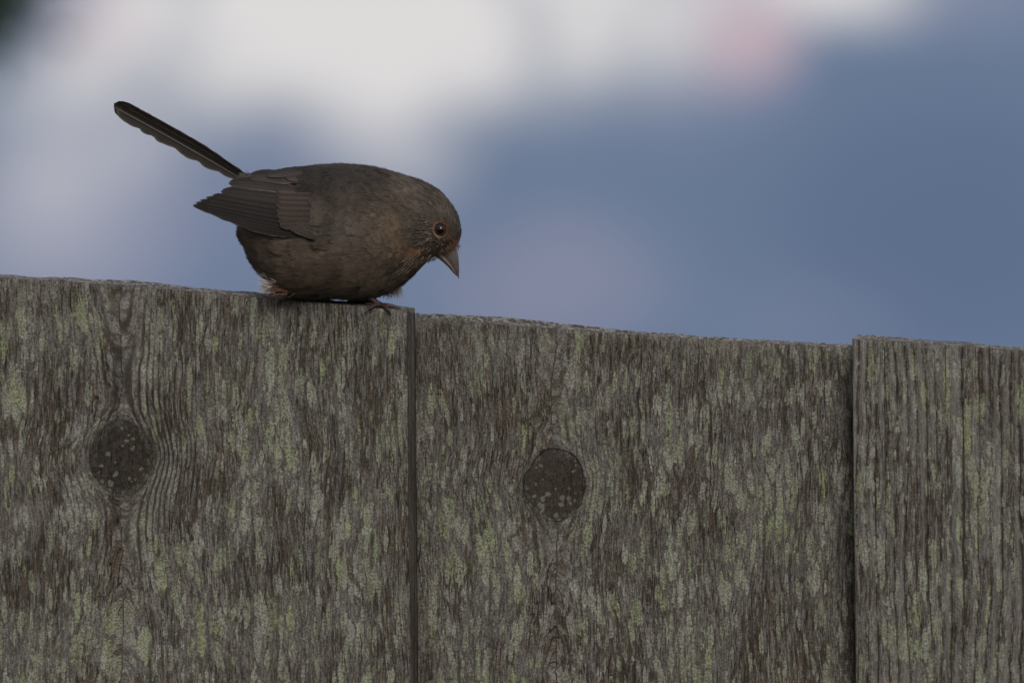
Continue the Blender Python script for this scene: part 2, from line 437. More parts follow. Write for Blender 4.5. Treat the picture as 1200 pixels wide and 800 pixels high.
    A = dict(grain=np.stack([sd_, td_, zer + seed * 13.7], -1).reshape(-1, 3),
             plain=np.stack([smm, tmm, zer + seed * 7.1 + Y * 1000], -1).reshape(-1, 3),
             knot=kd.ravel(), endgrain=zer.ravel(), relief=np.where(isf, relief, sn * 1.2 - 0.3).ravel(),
             bare=np.clip(np.where(isf, 1.3 * np.exp(-topd / (0.006 + 0.016 * fbm(X * 60, X * 0, seed + 90, 2))) * fbm(X * 130, X * 0 + 3, seed + 91, 2) + 1.3 * fbm(Z * 45, Z * 0, seed + 95, 2) * np.exp(-np.minimum(X - x0 - lap, x1 - lap - X) / 0.0045) + 0.95 * axw + 0.75 * archw * fbm(smm / 9, tmm / 18, seed + 97, 2), np.minimum(side * 2, 1.0)), 0, 1).ravel(),
             
             knot_ring=(zer + kring).ravel())
    # top: sawn end grain, lying a little towards the front
    ny = 22 if hi else 5
    yy = np.linspace(0, 1, ny)
    CX = np.broadcast_to(fx, (ny, nx)); CY = Y[0, :nx] + yy[:, None] * (y1 - Y[0, :nx])
    ymm = (CY - y0) * 1000
    ph = ymm / 3.2 + (CX - x0) * 1000 * 0.022 + 1.0 * fbm(CX * 22, ymm / 9, seed + 30, 3) + 0.22 * fbm(CX * 110, ymm / 3, seed + 33, 2)
    saw = ph - np.floor(ph)
    rg = np.where(saw < 0.7, saw / 0.7, (1 - saw) / 0.3)
    fade = np.clip(yy[:, None] * 6, 0, 1)
    local = ring_amp * (0.25 + 1.0 * fbm(CX * 14, CX * 0, seed + 40, 2) + ring_left * np.exp(-((CX - x0) / 0.07) ** 2))
    cz = ztop(CX) + yy[:, None] * tilt * (0.6 + 0.8 * fbm(CX * 30, CX * 0, seed + 44, 3)) + fade * local * (rg * 2 - 0.8) \
        + fade * 0.0004 * (fbm(CX * 420, ymm / 2, seed + 50, 3) - 0.5)
    if style == 'ridged':
        cz = cz + fade * 0.0009 * (fbm((CX - x0) * 1000 / 5.0, ymm / 9, seed + 51, 3) - 0.5)
    cz[0] = Z[0, :nx]
    CV = fpos(CX, CY, cz).reshape(-1, 3)
    base = len(V)
    V = np.concatenate([V, CV]); Fc = grid_faces(ny, nx, base)
    A['bare'] = np.where(kbare.ravel() >= 0, kbare.ravel(), A['bare'])
    n2 = ny * nx
    cs = (CX - x0) * 1000
    add = dict(grain=np.stack([cs, ztop(CX) * 1000 + ymm, np.full(cs.shape, seed * 13.7)], -1).reshape(-1, 3),
               plain=np.stack([cs, ztop(CX) * 1000 + 0 * cs, seed * 7.1 + ymm], -1).reshape(-1, 3),
               knot=np.full(n2, 9.0), endgrain=(np.broadcast_to(np.clip(yy[:, None] * 8, 0, 1), cs.shape)).ravel(),
               relief=(rg * 2 - 1).ravel(), bare=np.ones(n2), knot_ring=np.zeros(n2))
    # skirts closing the cap to the walls at back and sides
    for k in A: A[k] = np.concatenate([A[k], add[k]])
    L = len(V); sk_v, sk_f = [], []
    back = CV.reshape(ny, nx, 3)[-1]; lo = back.copy(); lo[:, 2] = ztop(fx)
    sk_v += [back, lo]; f1 = grid_faces(2, nx, L); L += 2 * nx
    parts = [Fq, Fc, f1]
    for col in (0, nx - 1):
        e = CV.reshape(ny, nx, 3)[:, col]; lo = e.copy(); lo[:, 2] = ztop(fx[col:col + 1])[0] - 0.0005
        sk_v += [e, lo]; parts.append(grid_faces(2, ny, L)); L += 2 * ny
    SV = np.concatenate(sk_v); V = np.concatenate([V, SV]); k2 = len(SV)
    A['grain'] = np.concatenate([A['grain'], np.tile([[5.0, 1800, seed * 13.7]], (k2, 1)) + SV * 1000 * [[0.3, 0.3, 0]]])
    A['plain'] = np.concatenate([A['plain'], SV * 1000])
    for k, val in (('knot', 9.0), ('endgrain', 0.6), ('relief', 0.0), ('bare', 1.0), ('knot_ring', 0.0)):
        A[k] = np.concatenate([A[k], np.full(k2, val)])
    F = np.concatenate(parts)
    at = {k: ('FLOAT_VECTOR' if A[k].ndim == 2 else 'FLOAT', A[k]) for k in A}
    o = mesh_obj('board', V, F, wood, None, True, at)
    attach(o, fence)
    return o

def tops(pts, y):
    return [to_fence(u, v, y) for u, v in pts]

xl1 = to_fence(477.5, 500, FRONT0)[0]
xl0 = xl1 - 0.250
xr0 = to_fence(999.0, 450, FRONT0)[0]
pl = tops([(-60, 321), (0, 325.5), (80, 330.5), (160, 336), (250, 344), (330, 351), (400, 357), (478, 364.5)], FRONT0)
pm = tops([(470, 371), (490, 372.5), (560, 378), (700, 389), (830, 398), (995, 408), (1060, 413)], BACK0)
pr = tops([(990, 396), (1001, 397), (1200, 411), (1500, 432)], FRONT0)
kl = to_fence(143, 535, FRONT0); km = to_fence(650, 568, BACK0)
b1 = build_board(xl0, xl1, FRONT0, FRONT1, pl, [(*kl, 0.0180, 0.55, 1.0)], 'flat', 3, tilt=0.0026, ring_amp=0.00045, kring=0.0)
b2 = build_board(xl1 - 0.022, xr0 + 0.022, BACK0, BACK1, pm, [(*km, 0.0170, 0.62, 0.8)], 'flat', 8, tilt=0.0019, ring_amp=0.0007, ring_left=1.6, lap=0.022)
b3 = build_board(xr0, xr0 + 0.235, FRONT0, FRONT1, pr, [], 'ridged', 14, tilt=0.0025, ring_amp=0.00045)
# bleached splinters standing up from the split end of the middle board
tpm = np.array(pm)
for (ua, ub, dep_, up, th) in [(492, 532, 0.0012, .0004, .0009), (496, 566, 0.0035, .0010, .0010), (500, 600, 0.0065, .0019, .0011), (516, 640, 0.0095, .0022, .0009),
                               (540, 690, 0.0130, .0026, .0009), (566, 760, 0.0160, .0029, .0008), (820, 905, 0.0030, .0006, .0007), (700, 790, 0.0060, .0014, .0007)]:
    xa_, xb_ = to_fence(ua, 375, BACK0)[0], to_fence(ub, 380, BACK0)[0]
    xs_ = np.linspace(xa_, xb_, 26); f_ = np.linspace(0, 1, 26)
    zz = np.interp(xs_, tpm[:, 0], tpm[:, 1]) + 1.45 * up * (1 - 0.6 * f_) + 0.0003 * (fbm(xs_ * 300, xs_ * 0, int(ua), 3) - .5)
    yy_ = BACK0 + dep_ + 0.0035 * f_ + 0.0006 * (fbm(xs_ * 90, xs_ * 0, int(ub), 2) - .5)
    hh = 1.35 * th * np.minimum(1, f_ * 8 + .25) * np.minimum(1, (1 - f_) * 2.2 + .08)
    ring = [(-1, -2.2), (-0.8, 0.6), (0.3, 1.0), (1, 0.4), (1, -2.2)]
    V = np.stack([fpos(xs_, yy_ + a_ * hh * 0.9, zz + b_ * hh * 0.55) for a_, b_ in ring], 1).reshape(-1, 3)
    F = grid_faces(26, 5, 0, True).tolist() + [[0, 1, 2, 3, 4], [129, 128, 127, 126, 125]]
    m5 = len(V)
    o = mesh_obj('splinter', V, F, wood, None, False, dict(
        grain=('FLOAT_VECTOR', V * 1000), plain=('FLOAT_VECTOR', V * 1000), knot=('FLOAT', np.full(m5, 9.0)), endgrain=('FLOAT', np.ones(m5)),
        relief=('FLOAT', np.full(m5, 0.7)), bare=('FLOAT', np.ones(m5)), knot_ring=('FLOAT', np.zeros(m5))))
    o.parent = b2
SLOPE = (pl[-1][1] - pl[0][1]) / (pl[-1][0] - pl[0][0])
def line_top(x0, x1, z_at): return [(x0 - 0.02, z_at(x0 - 0.02)), (x1 + 0.02, z_at(x1 + 0.02))]
zl = lambda x: pl[0][1] + SLOPE * (x - pl[0][0])
zr = lambda x: pr[-1][1] + SLOPE * (x - pr[-1][0])
xa = xl0
for i in range(4):                      # the fence goes on past both sides of the picture
    if i % 2 == 0: x0, x1, ya, yb = xa - 0.235, xa + 0.022, BACK0, BACK1
    else: x0, x1, ya, yb = xa - 0.250 , xa, FRONT0, FRONT1
    build_board(x0, x1, ya, yb, line_top(x0, x1, zl), [], 'flat', 21 + i, hi=False)
    xa = xa - 0.235 if i % 2 == 0 else xa - 0.250
xb = xr0 + 0.235
for i in range(4):
    if i % 2 == 0: x0, x1, ya, yb = xb - 0.022, xb + 0.235, BACK0, BACK1
    else: x0, x1, ya, yb = xb, xb + 0.250, FRONT0, FRONT1
    build_board(x0, x1, ya, yb, line_top(x0, x1, zr), [], 'flat', 31 + i, hi=False)
    xb = xb + 0.235 if i % 2 == 0 else xb + 0.250

def beam(name, xa, xb, ya, yb, z_lo, z_hi, slope=0.0, seed=50):
    """a straight sawn timber with softened edges"""
    cs = [(0.08, 0), (0.92, 0), (1, 0.08), (1, 0.92), (0.92, 1), (0.08, 1), (0, 0.92), (0, 0.08)]
    V, N = [], 24
    vertical = (z_hi - z_lo) > (xb - xa)
    for k in range(N):
        f = k / (N - 1)
        for a, b in cs:
            if vertical: x, z = xa + (xb - xa) * a, z_lo + (z_hi - z_lo) * f
            else: x = xa + (xb - xa) * f; z = z_lo + (z_hi - z_lo) * a + slope * x
            V.append(fpos(np.array(x), np.array(ya + (yb - ya) * b), np.array(z)).reshape(3))
    V = np.array(V)
    F = grid_faces(N, 8, 0, True).tolist() + [list(range(8))[::-1], list(range((N - 1) * 8, N * 8))]
    f = np.repeat(np.linspace(0, 1, N), 8) * 1000 * max(xb - xa, z_hi - z_lo); ar = np.tile(np.arange(8) * 12.0, N)
    o = mesh_obj(name, V, F, wood, None, False, dict(
        grain=('FLOAT_VECTOR', np.stack([ar, f, np.full(len(f), seed)], -1)), plain=('FLOAT_VECTOR', V * 1000),
        knot=('FLOAT', np.full(len(V), 9.0)), endgrain=('FLOAT', np.zeros(len(V))), relief=('FLOAT', np.zeros(len(V))),
        bare=('FLOAT', np.full(len(V), 0.7)), knot_ring=('FLOAT', np.zeros(len(V)))))
    attach(o, fence)
for z in (0.35, 1.42):
    beam('rail', xa + 0.01, xb - 0.01, BACK1 + 0.002, BACK1 + 0.042, z, z + 0.09, SLOPE, 50 + z)
for x in (xa + 0.12, xb - 0.22):
    beam('post', x, x + 0.09, BACK1 + 0.044, BACK1 + 0.134, -0.3, 1.72, 0, 60 + x)

# ------------------------------------------------------------------ ground
gm, t = new_mat('grass_ground')
tc = t.n('ShaderNodeTexCoord').outputs['Object']
gcol = t.mix(t.noise(tc, 1.3, 5, 0.6), (0.045, 0.060, 0.022), (0.095, 0.095, 0.045))
gcol = t.mix(t.ss(t.noise(tc, 22.0, 4, 0.7), 0.4, 0.65), gcol, (0.05, 0.045, 0.025))
bp = t.n('ShaderNodeBump'); bp.inputs['Distance'].default_value = 0.03; t.put(bp.inputs['Height'], t.noise(tc, 30.0, 4, 0.7))
finish(t, gcol, 0.95, bp.outputs[0], 0.1)
xs = np.concatenate([-np.geomspace(1500, 1, 20), np.linspace(-0.9, 0.9, 5), np.geomspace(1, 1500, 20)])
GX, GY = np.meshgrid(xs, xs, indexing='ij')
GZ = -0.02 + 0.04 * (fbm(GX * 0.3, GY * 0.3, 77, 3) - 0.5)
ground = mesh_obj('ground', np.stack([GX, GY, GZ], -1).reshape(-1, 3), grid_faces(len(xs), len(xs))[:, ::-1], gm)
tag(ground, 'rough green lawn under the fence', 'ground', kind='structure')

# ------------------------------------------------------------------ bird
bird = empty('bird', tuple(P(440, 357, 0)))
tag(bird, 'plump grey-brown towhee bending forward on the fence top, tail cocked up', 'bird')

ST = np.array([  # top u, top v, bottom u, bottom v, half width   (bill base -> rump)
    (537, 288, 513, 300, 12), (541, 272, 505, 303.5, 25), (536.5, 250, 496, 312, 33.5), (522, 229, 487, 322, 38),
    (503, 215, 474, 333.5, 45), (476, 204.5, 455, 344.5, 56), (446, 196, 430, 351.5, 66), (412, 191.5, 400, 352, 72),
    (378, 192, 368, 352, 73), (345, 197, 343, 349, 68), (318, 203, 322, 337, 58), (300, 210, 305, 322, 47),
    (289, 222, 293, 304, 34), (284, 246, 285, 288, 18), (282, 264, 282, 270, 3)], float)

def station(a):
    a = np.clip(np.asarray(a, float), 0, len(ST) - 1.0001); i = np.floor(a).astype(int); f = (a - i)[..., None]
    g = lambda k: ST[np.clip(i + k, 0, len(ST) - 1)]
    p0, p1, p2, p3 = g(-1), g(0), g(1), g(2)
    return 0.5 * ((2 * p1) + (-p0 + p2) * f + (2 * p0 - 5 * p1 + 4 * p2 - p3) * f ** 2 + (-p0 + 3 * p1 - 3 * p2 + p3) * f ** 3)

def body_pt(a, th):
    s = station(a); c = (s[..., 0:2] + s[..., 2:4]) / 2; e = (s[..., 0:2] - s[..., 2:4]) / 2
    ct, sn = np.cos(th), np.sin(th)
    out = c + e * ct[..., None]
    wv = -s[..., 4] * np.sign(sn) * np.abs(sn) ** 0.92
    lump = 1.0
    return np.concatenate([out, (wv * lump)[..., None]], -1)

def to_world(p): return P(p[..., 0], p[..., 1], p[..., 2])


EYE = (516.0, 269.0)
def plumage_col(p):
    """plumage colours of the bird itself, by place on the body"""
    u, v = p[:, 0], p[:, 1]
    n1 = fbm(u / 22, v / 22, 5, 3)[:, None]; n2 = fbm(u / 7, v / 7, 9, 3)[:, None]
    def L(a, b, f): return a * (1 - f[:, None]) + np.array(b) * f[:, None]
    c = np.tile([[0.178, 0.133, 0.098]], (len(u), 1))
    c = L(c, (0.076, 0.061, 0.050), sm(v, 262, 215) * sm(u, 475, 440))                # darker mantle
    c = L(c, (0.150, 0.119, 0.093), sm(u, 455, 480) * sm(v, 300, 280))                # head
    c = L(c, (0.180, 0.132, 0.092), sm(v, 290, 335) * 0.7)                           # warmer belly
    c = L(c, (0.095, 0.062, 0.045), sm(u, 330, 285) * sm(v, 255, 300))                # rear flank
    c = L(c, (0.250, 0.110, 0.055), np.exp(-((u - 318) / 16) ** 2 - ((v - 338) / 9) ** 2))
    c = L(c, (0.200, 0.150, 0.100), 0.55 * np.exp(-((u - 462) / 26) ** 2 - ((v - 318) / 17) ** 2))  # buff breast
    c = L(c, (0.270, 0.135, 0.068), 0.95 * np.exp(-((u - 490) / 20) ** 2 - ((v - 297) / 8) ** 2))   # rusty throat
    c = L(c, (0.185, 0.158, 0.132), 0.7 * np.exp(-((u - 405) / 30) ** 2 - ((v - 270) / 18) ** 2))        # greyer flank
    c = L(c, (0.225, 0.145, 0.088), 0.75 * np.exp(-((u - 466) / 9) ** 2 - ((v - 272) / 26) ** 2))   # neck side
    c = L(c, (0.330, 0.135, 0.060), 0.95 * np.exp(-((u - 531) / 8) ** 2 - ((v - 284) / 8) ** 2))    # lores
    r = np.hypot(u - EYE[0], v - EYE[1])
    c = L(c, (0.240, 0.115, 0.062), 0.6 * np.exp(-((r - 9.5) / 2.0) ** 2))
    # streaks and mottles on throat and breast
    st = fbm((u + v) / 4.0, (u - v) / 14.0, 21, 2)
    z = np.exp(-((u - 474) / 24) ** 2 - ((v - 313) / 20) ** 2)
    c = L(c, (0.045, 0.034, 0.027), np.minimum(z * 1.3, 1) * sm(st, 0.50, 0.62) * 0.65)
    c = L(c, (0.34, 0.26, 0.18), np.minimum(z * 1.2, 1) * sm(st, 0.46, 0.34) * 0.5)
    ck = np.exp(-((u - 498) / 15) ** 2 - ((v - 278) / 14) ** 2)                       # dark cheek
    c = L(c, (0.075, 0.058, 0.046), 0.75 * ck)
    return c * 0.87 * (0.55 + 0.90 * n1) * (0.70 + 0.6 * n2)

def feather_material(name, rough=0.75, scale=1.0):
    m, t = new_mat(name)
    c = attr(t, 'tint').outputs['Color']
    n = t.noise(t.n('ShaderNodeTexCoord').outputs['Object'], 900.0, 2, 0.6)
    c = t.mix(t.m('MULTIPLY', n, 0.5), c, t.mix(0.5, c, (0.02, 0.016, 0.013)))
    b = finish(t, c, rough, None, 0.25)
    b.inputs['Sheen Weight'].default_value = 0.08
    return m
plume = feather_material('plumage')
def fluff_material():
    m, t = new_mat('downy_fluff')
    c = attr(t, 'tint').outputs['Color']
    d1 = t.n('ShaderNodeBsdfDiffuse'); t.put(d1.inputs[0], c); d2 = t.n('ShaderNodeBsdfTranslucent'); t.put(d2.inputs[0], c)
    mx = t.n('ShaderNodeMixShader'); mx.inputs[0].default_value = 0.55
    t.t.links.new(d1.outputs[0], mx.inputs[1]); t.t.links.new(d2.outputs[0], mx.inputs[2])
    t.t.links.new(mx.outputs[0], t.n('ShaderNodeOutputMaterial').inputs[0])
    return m
fluff = fluff_material()

# body: one continuous skin under the plumage
na, nt_ = 96, 64
aa = np.linspace(0, len(ST) - 1.001, na); tt = np.linspace(0, 2 * np.pi, nt_, endpoint=False)
AA, TT = np.meshgrid(aa, tt, indexing='ij')
bp_ = body_pt(AA, TT)
cen = bp_.mean(1, keepdims=True)
ins = cen + (bp_ - cen) * 0.955
ins = np.concatenate([ins[:1].mean(1), ins.reshape(-1, 3), ins[-1:].mean(1)])
Fb = (grid_faces(na, nt_, 1, True)).tolist()
Fb += [[0, 1 + (k + 1) % nt_, 1 + k] for k in range(nt_)]
lb = 1 + (na - 1) * nt_; Fb += [[lb + nt_, lb + k, lb + (k + 1) % nt_] for k in range(nt_)]
body = mesh_obj('body', to_world(ins), Fb, plume, None, True, dict(tint=('FLOAT_COLOR', rgba(plumage_col(ins) * 0.62))))
attach(body, bird)

def barbs(root, T, N, Ln, wid, lift, col, nb=38, spread=38, loose=0.15, tipc=1.06, basec=0.90, bw=0.42):
    """loose vanes of many feathers at once: every barb is one thin blade (arrays over feathers)"""
    n = len(root); B = np.cross(N, T)
    f = np.broadcast_to(np.linspace(0.12, 1.0, nb), (n, nb)) + rng.normal(0, 0.02, (n, nb))
    sg = np.where(np.arange(nb) % 2 == 0, 1.0, -1.0)[None, :]
    ang = np.radians(spread) * (1.05 - 0.75 * f) * sg + rng.normal(0, 0.10, (n, nb))
    bl = Ln[:, None] * (0.20 + 0.32 * np.sin(np.pi * np.clip(f, 0, 1) * 0.85)) * rng.uniform(0.8, 1.25, (n, nb))
    Lx = Ln[:, None]
    def at(al, ac, h):
        return root[:, None] + T[:, None] * al[..., None] + B[:, None] * ac[..., None] + N[:, None] * h[..., None]
    hgt = lambda q: (lift[:, None] * np.clip(q / Lx, 0, 1.4) ** 1.3)
    a0 = f * Lx * 0.78; c0 = 0 * f
    a1 = a0 + bl * np.cos(ang); c1 = bl * np.sin(ang) * wid[:, None]
    jit = rng.normal(0, loose, (n, nb)) * Lx * 0.12
    p0 = at(a0, c0, hgt(a0)); p1 = at(a1, c1, hgt(a1) + jit - 0.10 * np.abs(c1))
    dirv = p1 - p0
    wv = np.cross(dirv, N[:, None]); wv /= np.maximum(np.linalg.norm(wv, axis=-1, keepdims=True), 1e-6)
    hw = bw * rng.uniform(0.7, 1.3, (n, nb))[..., None]
    mid = p0 + dirv * 0.55 + wv * hw * 0.9
    mid2 = p0 + dirv * 0.55 - wv * hw * 0.9
    V = np.stack([p0, mid, p1, mid2], 2)                               # n, nb, 4, 3
    cc = col[:, None, :] * rng.uniform(0.82, 1.18, (n, nb, 1)) 
    k = (basec + (tipc - basec) * np.clip(f, 0, 1))[..., None]
    C = np.stack([cc * k * 0.85, cc * k, cc * k * 1.12, cc * k], 2)
    m_ = n * nb
    return V.reshape(-1, 3), (np.arange(m_)[:, None] * 4 + np.arange(4)[None]), rgba(C.reshape(-1, 3))

def body_frame(a, th):
    p = body_pt(a, th)
    T = body_pt(np.minimum(a + 0.05, len(ST) - 1.01), th) - body_pt(np.maximum(a - 0.05, 0), th)
    D = body_pt(a, th + 0.03) - body_pt(a, th - 0.03)
    T /= np.maximum(np.linalg.norm(T, axis=-1, keepdims=True), 1e-6)
    N = np.cross(T, D); N /= np.maximum(np.linalg.norm(N, axis=-1, keepdims=True), 1e-6)
    c = station(a); cen = np.concatenate([(c[:, 0:2] + c[:, 2:4]) / 2, np.zeros((len(a), 1))], 1)
    flip = np.sum(N * (p - cen), 1) < 0; N[flip] *= -1
    return p, T, N

# feather sites: denser where the feathers are short
Na = 260000
ra = rng.uniform(0, len(ST) - 1.05, Na); rt = rng.uniform(0, 2 * np.pi, Na)
s_ = station(ra)
per = np.hypot(np.hypot(s_[:, 0] - s_[:, 2], s_[:, 1] - s_[:, 3]) / 2, s_[:, 4])
step = np.linalg.norm(body_pt(ra + 0.05, rt) - body_pt(ra - 0.05, rt), axis=1) / 0.1
Lf = np.interp(ra, [0, 1, 2.2, 3.5, 5, 7, 14], [4.0, 6.0, 9.0, 12.0, 17, 22, 25])
wt = per * step / Lf ** 2
keepm = rng.uniform(0, 1, Na) < wt / wt.sum() * 8200
ra, rt, Lf = ra[keepm], rt[keepm], Lf[keepm]
p, T, N = body_frame(ra, rt)
# keep the eye clear
near = (p[:, 2] < 0)
du, dv = p[:, 0] - EYE[0], p[:, 1] - EYE[1]
tipd = np.hypot(p[:, 0] + T[:, 0] * Lf - EYE[0], p[:, 1] + T[:, 1] * Lf - EYE[1])
midd = np.hypot(p[:, 0] + T[:, 0] * Lf * .6 - EYE[0], p[:, 1] + T[:, 1] * Lf * .6 - EYE[1])
ok = ~(near & ((np.hypot(du, dv) < 8.5) | (tipd < 8.5) | (midd < 8.5)))
far_ = (p[:, 2] > 0) & (np.hypot(du, dv) < 9)
ok &= ~far_
p, T, N, Lf, ra = p[ok], T[ok], N[ok], Lf[ok], ra[ok]
# feather tracts sag a little towards the belly
T = T + np.array([0, 0.16, 0]) * (np.clip(ra - 3, 0, 1))[:, None] * (1 - np.abs(N[:, 1:2])) + rng.normal(0, 0.07, T.shape)
T -= N * np.sum(T * N, 1, keepdims=True); T /= np.linalg.norm(T, axis=1, keepdims=True)
n = len(p)
pc = plumage_col(p + T * (Lf * 0.6)[:, None]) * (1 + rng.uniform(-1, 1, (n, 1)) * np.where(ra < 4.5, 0.26, 0.085)[:, None])
V, Fq, C = barbs(p - N * 2.2, T, N, Lf, np.full(n, 1.0) * rng.uniform(0.8, 1.1, n), 1.3 + rng.normal(0, 0.35, n), pc,
                 nb=44, bw=0.27)
pl_o = mesh_obj('plumage', to_world(V), Fq, plume, None, False, dict(tint=('FLOAT_COLOR', C)))
tag(pl_o, kind='stuff'); attach(pl_o, body)

# pale cheek hairs behind the eye, chin bristles, fluff at vent and thigh
def tuft(name, roots, dirs, lens, cols, bwid=0.3, curve=0.0, mat=None):
    roots = np.array(roots); dirs = np.array(dirs); dirs = dirs / np.linalg.norm(dirs, axis=1, keepdims=True)
    side_ = np.cross(dirs, [0, 0, 1.0]); side_ /= np.linalg.norm(side_, axis=1, keepdims=True)
    lens = np.array(lens)[:, None]
    mid = roots + dirs * lens * 0.5 + np.array([0, curve, 0]) * lens * 0.5; tip = roots + dirs * lens + np.array([0, curve * 2, 0]) * lens
    V = np.stack([roots - side_ * bwid, roots + side_ * bwid, mid + side_ * bwid * 0.8, tip, mid - side_ * bwid * 0.8], 1)
    F = np.arange(len(roots))[:, None] * 5 + np.arange(5)[None]
    cols = np.array(cols); C = np.repeat(cols, 5, 0)
    o = mesh_obj(name, to_world(V.reshape(-1, 3)), F, mat or plume, None, False, dict(tint=('FLOAT_COLOR', rgba(C))))
    tag(o, kind='stuff'); attach(o, body); return o

def surf_w(u, v):
    """depth of the near body surface under a pixel"""
    a = np.linspace(0, len(ST) - 1.01, 160); th = np.linspace(0.02, np.pi - 0.02, 90)
    A2, T2 = np.meshgrid(a, th, indexing='ij'); q = body_pt(A2, T2).reshape(-1, 3)
    u = np.atleast_1d(u); v = np.atleast_1d(v)
    return np.array([q[np.argmin((q[:, 0] - x) ** 2 + (q[:, 1] - y) ** 2), 2] for x, y in zip(u, v)])

k = 170                                                              # cheek streaks radiate back from the eye
an = rng.uniform(math.radians(128), math.radians(205), k); rd = rng.uniform(11, 30, k)
cu_, cv_ = EYE[0] + 2 + rd * np.cos(an), EYE[1] + 8 - rd * np.sin(an) * 0.9
ww = surf_w(cu_, cv_) - 2.5
dirs = np.stack([np.cos(an) - 0.25, -np.sin(an) * 0.6 + 0.25, np.full(k, -0.08)], 1)
cc = np.where(rng.uniform(0, 1, (k, 1)) < 0.35, [[0.25, 0.20, 0.16]], [[0.045, 0.034, 0.027]]) * rng.uniform(0.7, 1.2, (k, 1))
tuft('cheek_bristles', np.stack([cu_, cv_, ww], 1), dirs, rng.uniform(4, 9, k), cc, 0.22)
k = 240                                                              # fine streaks on crown and nape
ga = rng.uniform(1.2, 4.6, k); gt = rng.uniform(0.25, 1.5, k)
gp, gT, gN = body_frame(ga, gt)
tuft('crown_streaks', gp - gN * 0.2, gT + gN * 0.05, rng.uniform(4, 8, k), np.where(rng.uniform(0, 1, (k, 1)) < 0.5, [[0.22, 0.175, 0.14]], [[0.06, 0.046, 0.037]]), 0.22)
k = 46                                                               # pale specks below the eye
su, sv = rng.uniform(499, 521, k), rng.normal(282, 3.2, k)
tuft('cheek_specks', np.stack([su, sv, surf_w(su, sv) - 2.6], 1), np.stack([rng.normal(-0.6, .4, k), rng.normal(0.5, .4, k), np.full(k, -.1)], 1),
     rng.uniform(1.5, 3.2, k), np.where(rng.uniform(0, 1, (k, 1)) < 0.55, [[0.27, 0.20, 0.15]], [[0.04, 0.03, 0.025]]), 0.32)
k = 60                                                               # chin bristles
su = rng.uniform(500, 517, k); sv = 304.5 - (su - 505) * 0.42
tuft('chin_bristles', np.stack([su, sv - 1, rng.normal(-4, 5, k)], 1), np.stack([rng.normal(0.15, .35, k), np.full(k, 1.0), rng.normal(0, .2, k)], 1),
     rng.uniform(2, 5.5, k), np.tile([[0.16, 0.12, 0.095]], (k, 1)), 0.22)
k = 150                                                              # rusty bristles laid over the bill base
su = rng.uniform(514, 538, k); sv = np.interp(su, [514, 526, 538], [293, 289, 288]) + rng.normal(0, 1.4, k)
tuft('nasal_bristles', np.stack([su, sv, surf_w(su, sv) * 0.75 - 3 + rng.normal(0, 1.5, k)], 1), np.stack([rng.normal(0.15, .25, k), np.full(k, 1.0), rng.normal(0.15, .2, k)], 1),
     rng.uniform(3, 6.5, k), np.where(rng.uniform(0, 1, (k, 1)) < 0.5, [[0.21, 0.105, 0.055]], [[0.09, 0.065, 0.048]]), 0.28)
k = 210                                                              # dark streaks down the throat and breast
su = rng.uniform(466, 505, k); sv = np.interp(su, [466, 505], [320, 298]) + np.clip(rng.normal(-1, 6, k), -14, 4)
tuft('throat_streaks', np.stack([su, sv, surf_w(su, sv) - 2.4], 1), np.stack([rng.normal(-0.8, .15, k), rng.normal(0.62, .15, k), np.full(k, -.03)], 1),
     rng.uniform(4, 9, k), np.where(rng.uniform(0, 1, (k, 1)) < 0.62, [[0.036, 0.027, 0.021]], [[0.25, 0.175, 0.115]]), 0.34)
k = 420                                                              # white vent fluff, cinnamon at the roots
fu, fv = rng.normal(324, 5, k), rng.normal(338, 4.5, k)
dr = np.stack([-1 + rng.normal(0, .16, k), np.minimum((fv - 338) * 0.07 + rng.normal(0, .28, k) - 0.10, 0.12), rng.normal(0, .3, k)], 1)
tuft('vent_fluff', np.stack([fu - 1, np.minimum(fv - 2.5, 341), rng.normal(-14, 7, k)], 1), dr, rng.uniform(6, 19, k), np.tile([[0.90, 0.85, 0.80]], (k, 1)) * rng.uniform(.8, 1.1, (k, 1)), 0.30, mat=fluff)
k = 420
fu, fv = rng.normal(330, 6, k), rng.normal(339, 5, k)
dr = np.stack([-1 + rng.normal(0, .2, k), (fv - 338) * 0.04 + rng.normal(0, .2, k), rng.normal(-.1, .25, k)], 1)
tuft('vent_feathers', np.stack([fu + 1, np.minimum(fv - 1, 344), rng.normal(-24, 6, k)], 1), dr, rng.uniform(6, 13, k), np.tile([[0.20, 0.098, 0.056]], (k, 1)) * rng.uniform(.45, 1.2, (k, 1)), 0.34)
k = 160                                                              # pale thigh fluff behind the feet
fu, fv = rng.uniform(450, 469, k), rng.uniform(333, 340, k)
tuft('thigh_fluff', np.stack([fu, fv, rng.normal(14, 7, k)], 1), np.stack([rng.normal(.1, .35, k), np.full(k, 1.0), rng.normal(0, .2, k)], 1),
     rng.uniform(9, 17, k), np.tile([[0.62, 0.55, 0.50]], (k, 1)) * rng.uniform(.6, 1.2, (k, 1)), 0.28, mat=fluff)

